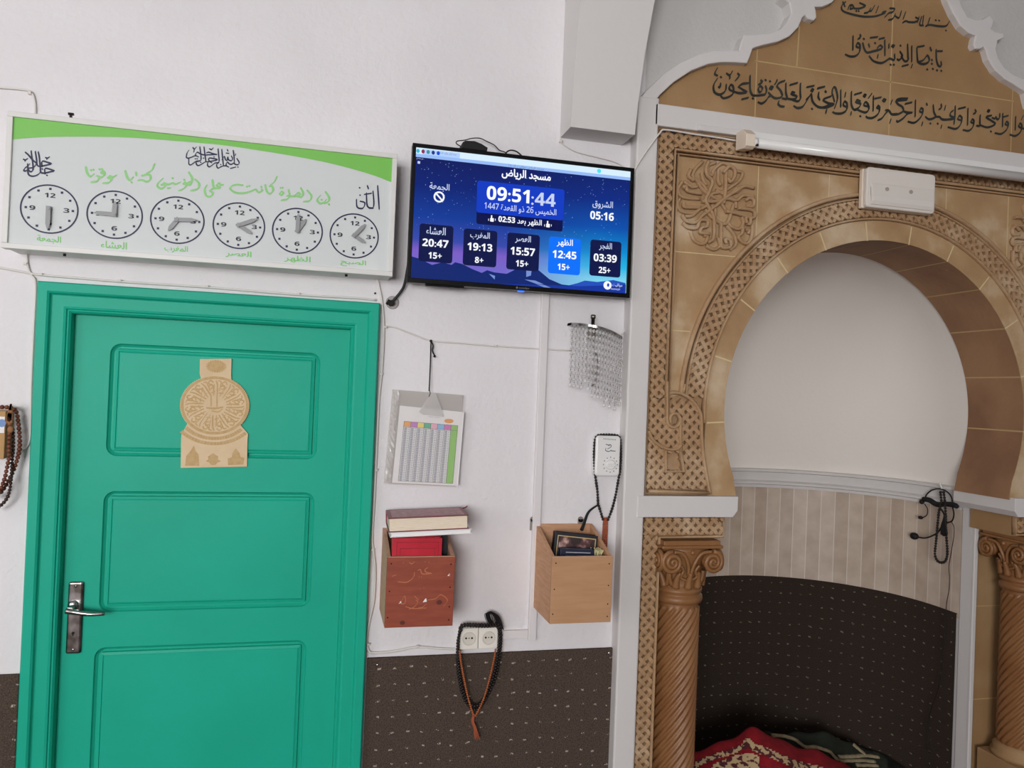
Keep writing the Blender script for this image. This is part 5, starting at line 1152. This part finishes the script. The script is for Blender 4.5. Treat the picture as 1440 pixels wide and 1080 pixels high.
# ================================================================== dial box and beads
db = thing('dial_box', (0.933, 0, 1.535), 'small white plastic wall box with a round dial, ringed by black beads', 'dial box')
DX0, DX1, DZ0, DZ1 = 0.8885, 0.9745, 1.534, 1.668
b = MB(); b.prism(rrect(DX0, DX1, DZ0, DZ1, 0.012), -0.040, -0.001, bev=0.006); b.obj('case', PLASTW, db)
dcx, dcz = W2(858.5, 653.5, -0.041)
b = MB(); b.lathe([(0.0165, 0), (0.0165, -0.004), (0.014, -0.006)], (dcx, -0.040, dcz), 24, 'y'); b.box(dcx-0.014, dcx+0.014, -0.0535, -0.045, dcz-0.0035, dcz+0.0035, 0.0015); b.obj('dial', PLASTW, db)
b = MB()
for k in range(12):
    a = 2*PI*k/12; x, z = dcx+0.0245*math.cos(a), dcz+0.0245*math.sin(a); b.flat([(x-0.0016, z-0.0016), (x+0.0016, z-0.0016), (x+0.0016, z+0.0016), (x-0.0016, z+0.0016)], -0.0404)
b.obj('dial_marks', MARKM, db)
b = MB(); cD = crop(800, 590, 6.35, -0.0404)
nib_strokes(b, [[(330,222),(345,225),(362,235)],[(345,262),(375,245),(372,225),(350,228)],[(330,255),(328,275),(355,285),(380,272)],[(375,280),(395,280),(416,282)]], cD, -0.0404, 0.0022, 60, 0.6); b.obj('printed_mark', mat('dark_grey_print', (70, 72, 80), 0.6), db)
b = MB()
for k in range(9): x, z = cD(312+13*k, 172+1.0*k); b.box(x-0.0006, x+0.0006, -0.0412, -0.0400, z-0.0022, z+0.0022)
b.obj('vent_slots', MARKM, db)

def WP(P, y): return [wp(p[0], p[1], p[2] if len(p) > 2 else y) for p in P]
pb = thing('prayer_beads', (0.933, -0.03, 1.67), 'black prayer beads looped over the white dial box with an orange braided end', 'prayer beads', 'prayer beads hung about the wall')
b = MB()
b.beads(catmull(WP([(841, 708), (840, 690), (837, 668), (835.5, 645), (836, 625), (838, 615), (843, 612), (856, 611.5), (867, 612.5), (871.5, 617), (873, 640), (872, 660), (869.5, 675), (866, 695), (861, 715), (855, 731)], -0.028), 8), 0.0052)
b.beads(catmull(WP([(841, 708), (844, 718), (848, 731)], -0.028), 8), 0.0050)
b.obj('bead_string', BEADB, pb)
b = MB(); b.tube(catmull(WP([(841, 710), (832, 716), (826, 723), (821, 737, -0.035), (818, 745, -0.05)], -0.024), 6), lambda t: 0.0028+0.0035*t, 8); b.obj('black_tassel', BLACKM, pb)
b = MB()
for dx in (-2.6, 0, 2.6): b.beads(catmull(WP([(851.5+dx*0.8, 729), (851.2+dx, 740), (850.6+dx, 755, -0.02), (850.2+dx, 772, -0.02)], -0.024), 6), 0.0038)
b.obj('braided_end', TASSELOR, pb)

# ================================================================== wall sockets and the beads hung round them
sk = thing('wall_sockets', (0.522, 0, 0.98), 'pair of white wall sockets ringed by hanging prayer beads', 'wall sockets')
for x0, x1 in ((0.4585, 0.5205), (0.5222, 0.5842)):
    b = MB(); b.box(x0, x1, -0.030, -0.001, 0.9785, 1.0455, 0.003, 3); sc = b.obj('socket_plate', SOCKM, sk)
    xc, zc = (x0+x1)/2+0.001, 1.013
    b = MB(); b.tube([(xc+0.0195*math.cos(2*PI*k/32), -0.0302, zc+0.0195*math.sin(2*PI*k/32)) for k in range(32)], 0.0022, 8, closed=True); b.lathe([(0.0185, -0.0306), (0.0185, -0.0301)], (xc, 0, zc), 28, 'y'); b.obj('socket_well', mat('socket_well_%d' % int(xc*1000), (216, 211, 200), 0.45), sc)
    b = MB()
    for dx, r in ((-0.0095, 0.0028), (0.0, 0.0016), (0.0095, 0.0028)): b.lathe([(r*1.15, -0.0312), (r*1.15, -0.0302)], (xc+dx, 0, zc+0.002), 10, 'y')
    b.obj('socket_holes', HOLE, sc)
bb_ = thing('prayer_beads', (0.522, -0.02, 1.05), 'long black prayer beads hung around the wall sockets, with a wispy black tassel', 'prayer beads', 'prayer beads hung about the wall')
b = MB()
lp = [(647, 884), (644, 900), (643, 920), (644, 945), (648, 968), (654, 985), (662, 995), (668, 998), (676, 994), (686, 978), (695, 958), (701, 935), (704, 912), (705, 893), (703, 881), (698, 877.5), (684, 878.5), (668, 878), (655, 877.5), (649, 879), (647, 884)]
b.beads(catmull(WP(lp, -0.034), 6), 0.0050)
lp2 = [(a+(674-a)*0.065+(-0.5), c+2.5 if c < 900 else c-5) for a, c in lp]
b.beads(catmull(WP(lp2, -0.040), 6), 0.0050); b.obj('bead_string', BEADB, bb_)
b = MB(); rnd = random.Random(2)
for i in range(34):
    u = rnd.uniform(-1, 1); b.tube(catmull(WP([(691+u*5, 878), (686+u*4, 869), (685.5+u*4, 862-u*1.5), (691+u*6, 860+abs(u)*3), (697+u*7, 867+u*3), (701+u*8, 880+u*6)], -0.030+rnd.uniform(-0.008, 0.008)), 4), 0.0009, 4)
b.obj('black_tassel', BLACKM, bb_)
bo = thing('prayer_beads', (0.522, -0.02, 0.90), 'orange brown prayer beads hanging inside the black loop below the sockets', 'prayer beads', 'prayer beads hung about the wall')
b = MB(); lp = [(646.5, 916), (648, 930), (652, 952), (657, 976), (662, 994), (666, 1006)]; rp_ = [(697, 914), (694, 930), (689, 952), (683, 974), (677, 990), (670, 1004), (667, 1008)]
b.beads(catmull(WP(lp, -0.046), 6), 0.0036); b.beads(catmull(WP(rp_, -0.046), 6), 0.0036); b.obj('bead_string', BEADOR, bo)
b = MB()
for i in range(9):
    u = (i-4)/4; b.tube(catmull(WP([(666.5+u*1.0, 1004), (664.5+u*1.5, 1014), (668+u*1.6, 1024), (671+u*3.5, 1036+(i % 3)*2)], -0.036-0.003*(i % 3)), 4), 0.0019, 5)
b.obj('orange_tassel', TASSELOR, bo)

# ================================================================== little wooden box with brown beads left of the door
wbx = thing('wooden_wall_box', (-0.90, 0, 1.62), 'small tan wooden box on the wall left of the door, hung with brown beads', 'wall box')
xr_, zt_ = W2(9.5, 578, -0.05); _, zb_ = W2(9.0, 645, -0.05); xl_ = xr_-0.15
b = MB(); b.box(xl_, xr_, -0.055, -0.001, zb_, zt_, 0.002); bxo = b.obj('box_body', mat('tan_wood', (188, 148, 92), 0.6, c2=(172, 132, 78), nscale=4), wbx)
b = MB(); x1_, z1_ = W2(6.8, 586, -0.056); _, z0_ = W2(6.8, 609, -0.056); b.box(x1_-0.05, x1_, -0.0562, -0.0551, z0_, z1_); lb = b.obj('paper_label', WHITEP, bxo)
b = MB(); x, z = W2(2.5, 595, -0.0565); b.flat(ell(x, z, 0.010, 0.011, 20), -0.0565); b.obj('blue_print', mat('blue_label_print', (120, 150, 196), 0.7), lb)
bdd = thing('prayer_beads', (-0.85, -0.05, 1.76), 'long brown wooden prayer beads draped over the tan box left of the door', 'prayer beads', 'prayer beads hung about the wall')
b = MB()
b.beads(catmull(WP([(-30, 574, -0.03), (-12, 573, -0.03), (6, 572.5, -0.03), (16, 574, -0.03), (23, 579), (25.5, 592), (27.5, 612), (27.3, 632), (23.5, 648), (18, 664), (11, 678), (3, 690), (-6, 698), (-14, 700)], -0.040), 6), 0.0062)
b.beads(catmull(WP([(13.5, 610), (13, 630), (12.5, 645), (9, 662), (6, 675), (0, 690), (-8, 702)], -0.062), 6), 0.0062); b.obj('bead_string', BEADBR, bdd)
b = MB(); b.beads(catmull(WP([(18, 604), (19, 625), (17.5, 645), (16, 668), (13.5, 690), (9, 702), (2, 710), (-8, 718)], -0.050), 6), 0.0050); b.obj('dark_bead_string', mat('dark_brown_beads', (58, 36, 30), 0.45), bdd)
b = MB()
for i in range(9):
    u = (i-4)/4; b.tube(catmull(WP([(15.5, 568), (14+u*3, 582), (13+u*3.6, 600-abs(u)*4)], -0.066), 4), 0.0024, 5)
b.sphere(wp(15, 604, -0.066), 0.009, 10, 7, (0.9, 0.7, 1.1)); b.obj('brown_tassel', TASSELBR, bdd)

# ================================================================== lights on the mihrab
tl = thing('tube_light', (1.95, -0.08, 2.69), 'long white fluorescent tube light fixed under the white plaster band', 'tube light')
x0_, _ = W2(1043, 205, -0.10)
x1_ = mx(x0_)
b = MB(); b.box(x0_+0.01, x1_-0.01, -0.100, -0.0665, 2.668, 2.714, 0.003); b.obj('batten', PLASTW, tl)
for xa, xb in ((x0_-0.004, x0_+0.030), (x1_-0.030, x1_+0.004)):
    b = MB(); b.prism([(-0.0665, 2.652), (-0.0665, 2.712), (-0.108, 2.712), (-0.135, 2.690), (-0.135, 2.650), (-0.120, 2.644)], xa, xb, 'x', bev=0.002); b.obj('end_cap', CREAMP, tl)
b = MB(); b.tube([(x0_+0.03, -0.118, 2.668), (x1_-0.03, -0.118, 2.668)], 0.0165, 18); b.obj('glass_tube', mat('opal_tube', (236, 236, 232), 0.2), tl)
b = MB(); b.tube([(x0_+0.028, -0.118, 2.668), (x0_+0.044, -0.118, 2.668)], 0.0168, 14); b.obj('tube_cap', PLASTW, tl)
b = MB(); b.lathe([(0.006, -0.002), (0.006, 0.004)], (x0_+0.040, -0.128, 2.656), 10); b.obj('tube_pin', HOLE, tl)
em = thing('emergency_light', (1.96, -0.05, 2.50), 'cream rectangular emergency light mounted at the crown of the arch', 'emergency light')
EX0, EX1 = W2(1217, 262, -0.085)[0], W2(1314.5, 272, -0.085)[0]; EZ0, EZ1 = W2(1265, 296, -0.085)[1], W2(1265, 240.5, -0.085)[1]
b = MB(); b.box(EX0, EX1, -0.068, -0.050, EZ0, EZ1, 0.003); b.obj('base', CREAMP, em)
b = MB(); b.prism(rrect(EX0+0.003, EX1, EZ0, EZ1+0.002, 0.014), -0.088, -0.067, bev=0.005); b.obj('cover', DIFFUSER, em)
b = MB(); zz = EZ0+0.010
b.prism([(-0.087, zz), (-0.087, EZ0+0.088), (-0.0895, EZ0+0.084), (-0.098, EZ0+0.040), (-0.098, zz+0.012), (-0.093, zz)], EX0+0.020, EX1-0.014, 'x', bev=0.003); b.obj('lens', DIFFUSER, em)
for xx in (EX0+0.082, EX0+0.182):
    b = MB(); b.lathe([(0.007, 0.006), (0.007, -0.002)], (xx, -0.0945, EZ0+0.068), 12, 'y'); b.obj('indicator', mat('grey_indicator_%d' % int(xx*1000), (170, 160, 150), 0.5), em)

# ================================================================== headset microphone hung in the niche
HX = 2.575
def hp(px, py, x=HX):
    y, z = WX(px, py, x); return Vector((x, y, z))
cH = lambda a, c, x=HX: hp(1270+a/6.75, 670+c/6.75, x)
hs = thing('headset_microphone', cH(365, 130), 'black headset microphone hung on a hook at the right end of the niche cornice', 'headset')
b = MB(); b.tube(catmull([cH(208, 215), cH(225, 170), (cH(275, 130)), cH(345, 118), cH(410, 140), cH(455, 190), cH(468, 250)], 6), 0.0030, 7); b.obj('head_band', BLACKM, hs)
b = MB(); b.tube(catmull([cH(195, 215), cH(250, 225), cH(320, 265), cH(400, 262), cH(470, 268), cH(510, 280)], 6), 0.0110, 10); b.sphere(cH(178, 240), 0.011, 10, 8); b.sphere(cH(505, 283), 0.010, 10, 8); b.obj('neck_band', BLACKM, hs)
b = MB(); b.tube(catmull([cH(205, 262), cH(232, 310), cH(225, 365), cH(185, 392)], 6), 0.0022, 7); b.sphere(cH(165, 390), 0.0085, 10, 8, (1, 1.4, 0.9)); b.obj('ear_piece', BLACKM, hs)
b = MB(); b.tube(catmull([cH(470, 290), cH(482, 360), cH(465, 420), cH(420, 440), cH(370, 470), cH(330, 530), cH(260, 570), cH(200, 585), cH(150, 577)], 6), 0.0032, 7); b.sphere(cH(106, 566), 0.0155, 12, 9, (1, 1.4, 1)); b.obj('microphone_boom', BLACKM, hs)
b = MB(); b.tube(catmull([cH(455, 430), cH(480, 470), cH(482, 560), cH(460, 700), cH(435, 850), cH(440, 960), cH(435, 1080), hp(1331, 850), hp(1329, 880), hp(1325, 930), hp(1320, 965), hp(1308, 1002), hp(1306, 1020), hp(1307, 1060)], 6), 0.0016, 6); b.obj('signal_wire', CABLEB, hs)
nb = thing('prayer_beads', cH(365, 140, 2.568), 'black prayer beads hung over the headset in the niche', 'prayer beads', 'prayer beads hung about the wall')
b = MB(); b.beads(catmull([cH(*p, 2.566) for p in ((355, 150), (362, 240), (345, 310), (332, 400), (322, 520), (310, 640), (302, 740), (325, 800), (365, 818), (402, 800), (420, 730), (414, 620), (406, 500), (404, 380), (398, 250), (385, 150))], 6), 0.0060); b.obj('bead_string', BEADB, nb)
b = MB()
for i in range(10):
    u = (i-4.5)/4.5; b.tube(catmull([cH(360, 310, 2.562), cH(392, 370, 2.562), cH(385+u*20, 470, 2.560), cH(390+u*28, 570-abs(u)*20, 2.560)], 4), 0.0036, 5)
b.obj('black_tassel', BLACKM, nb)
b = MB(); p = cH(375, 105, 2.576); b.tube([Vector((2.602, p.y, p.z-0.002)), Vector((2.570, p.y, p.z-0.002)), Vector((2.564, p.y, p.z+0.014))], 0.004, 8); b.sphere((2.564, p.y, p.z+0.016), 0.006, 8, 6)
b.obj('wall_hook', PLASTW, None, 'small white hook on the niche cornice carrying the headset and beads', 'hook')

# ================================================================== prayer rugs heaped on the niche floor
def rug_heap(name, label, m, sil, y0, y1, ypk, zmin, x0, x1, seed):
    """heaped cloth: crest profile sil [(x,z)] falling away towards y0 and y1"""
    def crest(x):
        if x <= sil[0][0]: return sil[0][1]
        for (a, c), (d, e) in zip(sil, sil[1:]):
            if x <= d: return c+(e-c)*(x-a)/(d-a)
        return sil[-1][1]
    def hz(x, y):
        c = crest(x)
        if y < ypk: t = (ypk-y)/(ypk-y0); f = 1-0.55*t**1.5-0.45*max(0, (t-0.72)/0.28)**2
        else: t = (y-ypk)/(y1-ypk); f = 1-t**2.2
        return max(zmin, zmin+(c-zmin)*f*1.0 + 0.010*math.sin(17*x+5*y+seed)*(1 if f > 0.1 else 0.2) + 0.006*math.sin(41*x-23*y+seed))
    nx, ny = 60, 40; b = MB(); G = []
    for i in range(nx+1):
        row = []
        for j in range(ny+1):
            x = x0+(x1-x0)*i/nx; y = y0+(y1-y0)*j/ny
            lim = NY+math.sqrt(max(0, (NR-0.03)**2-(x-CX)**2)); yy = min(y, lim); row.append(b.bm.verts.new((x, yy, hz(x, y))))
        G.append(row)
    for i in range(nx):
        for j in range(ny):
            try: f = b.bm.faces.new((G[i][j], G[i+1][j], G[i+1][j+1], G[i][j+1])); f.smooth = True
            except ValueError: pass
    rim = [e for e in b.bm.edges if e.is_boundary]
    ex = bmesh.ops.extrude_edge_only(b.bm, edges=rim)
    for v in ex['geom']:
        if isinstance(v, bmesh.types.BMVert): v.co.z = 0.002
    return b.obj(name, m, None, label, 'prayer rug', recalc=True), hz
def sil_pts(P, y): return [W2(a, c, y) for a, c in P]
sr = sil_pts([(960, 1060), (975, 1056), (1000, 1047), (1040, 1037), (1055, 1028), (1066, 1027.5), (1080, 1032), (1100, 1039), (1140, 1055), (1180, 1072), (1215, 1088), (1240, 1100)], 0.40)
red, hzr = rug_heap('prayer_rug', 'bright red patterned prayer rug heaped on the niche floor', REDRUG, sr, 0.12, 0.52, 0.40, 0.012, sr[0][0]-0.03, sr[-1][0], 1.0)
sg = sil_pts([(1040, 1060), (1060, 1036), (1085, 1031), (1120, 1030), (1160, 1034), (1200, 1044), (1235, 1056), (1252, 1074), (1262, 1092)], 0.60)
grn, hzg = rug_heap('prayer_rug', 'dark green prayer rug with cream scalloped border behind the red one', GREENRUG, sg, 0.515, 0.75, 0.60, 0.008, sg[0][0], sg[-1][0]+0.02, 4.0)
def on_rug(px, py, hz, lo=0.12, hi=0.75):
    d = ray(px, py); y = lo; best = None
    for k in range(400):
        y = lo+(hi-lo)*k/400; t = (y-CAM.y)/d.y; p = CAM+d*t
        if p.z <= hz(p.x, y): return Vector((p.x, y-0.001, hz(p.x, y)+0.004))
    t = (hi-0.15-CAM.y)/d.y; p = CAM+d*t; return Vector((p.x, hi-0.15, hz(p.x, hi-0.15)+0.004))
def rug_mark(lines, w, m, name, parent, hz):
    b = MB()
    for ln in lines:
        pts = [(v.x, v.y) for v in catmull([(a, c, 0) for a, c in ln], 5)]; P = [on_rug(a, c, hz) for a, c in pts]
        b.tube(P, w, 6, flat=0.35, up=(0, -0.5, 0.85))
    b.obj(name, m, parent)
cR = lambda a, c: (960+a/4.8, 980+c/4.8)
def rug_patch(poly, m, name, parent, hz):
    b = MB(); xs = [p[0] for p in poly]; ys = [p[1] for p in poly]; st = 2.5; V = {}
    y = min(ys)
    def vert(i, j):
        if (i, j) not in V: v = on_rug(min(xs)+i*st, min(ys)+j*st, hz); V[(i, j)] = b.bm.verts.new(v)
        return V[(i, j)]
    for i in range(int((max(xs)-min(xs))/st)):
        for j in range(int((max(ys)-min(ys))/st)):
            if in_poly(min(xs)+(i+0.5)*st, min(ys)+(j+0.5)*st, poly): b.bm.faces.new((vert(i, j+1), vert(i+1, j+1), vert(i+1, j), vert(i, j)))
    return b.obj(name, m, parent)
rug_patch([cR(*p) for p in ((85, 440), (180, 405), (300, 368), (400, 328), (415, 292), (455, 288), (480, 322), (570, 352), (660, 395), (770, 440), (930, 478), (1000, 520), (800, 520), (690, 460), (610, 425), (530, 395), (440, 350), (330, 395), (200, 440), (100, 475), (60, 520))], CREAMRUG, 'cream_border', red, hzr)
rug_patch([cR(*p) for p in ((180, 520), (210, 460), (300, 425), (380, 395), (450, 388), (500, 400), (525, 440), (515, 520))], CREAMRUG, 'cream_medallion', red, hzr)
rug_mark([[cR(600, 266), cR(690, 274), cR(770, 304), cR(820, 344), cR(900, 349), cR(990, 379), cR(1040, 429), cR(1050, 444)], [cR(1050, 412), cR(1150, 407), cR(1240, 402), cR(1325, 412)], [cR(1060, 440), cR(1180, 436), cR(1300, 440)], [cR(1150, 325), cR(1190, 360), cR(1235, 395)], [cR(1170, 470), cR(1240, 466), cR(1320, 470)]], 0.0105, CREAMG, 'cream_scalloped_border', grn, hzg)
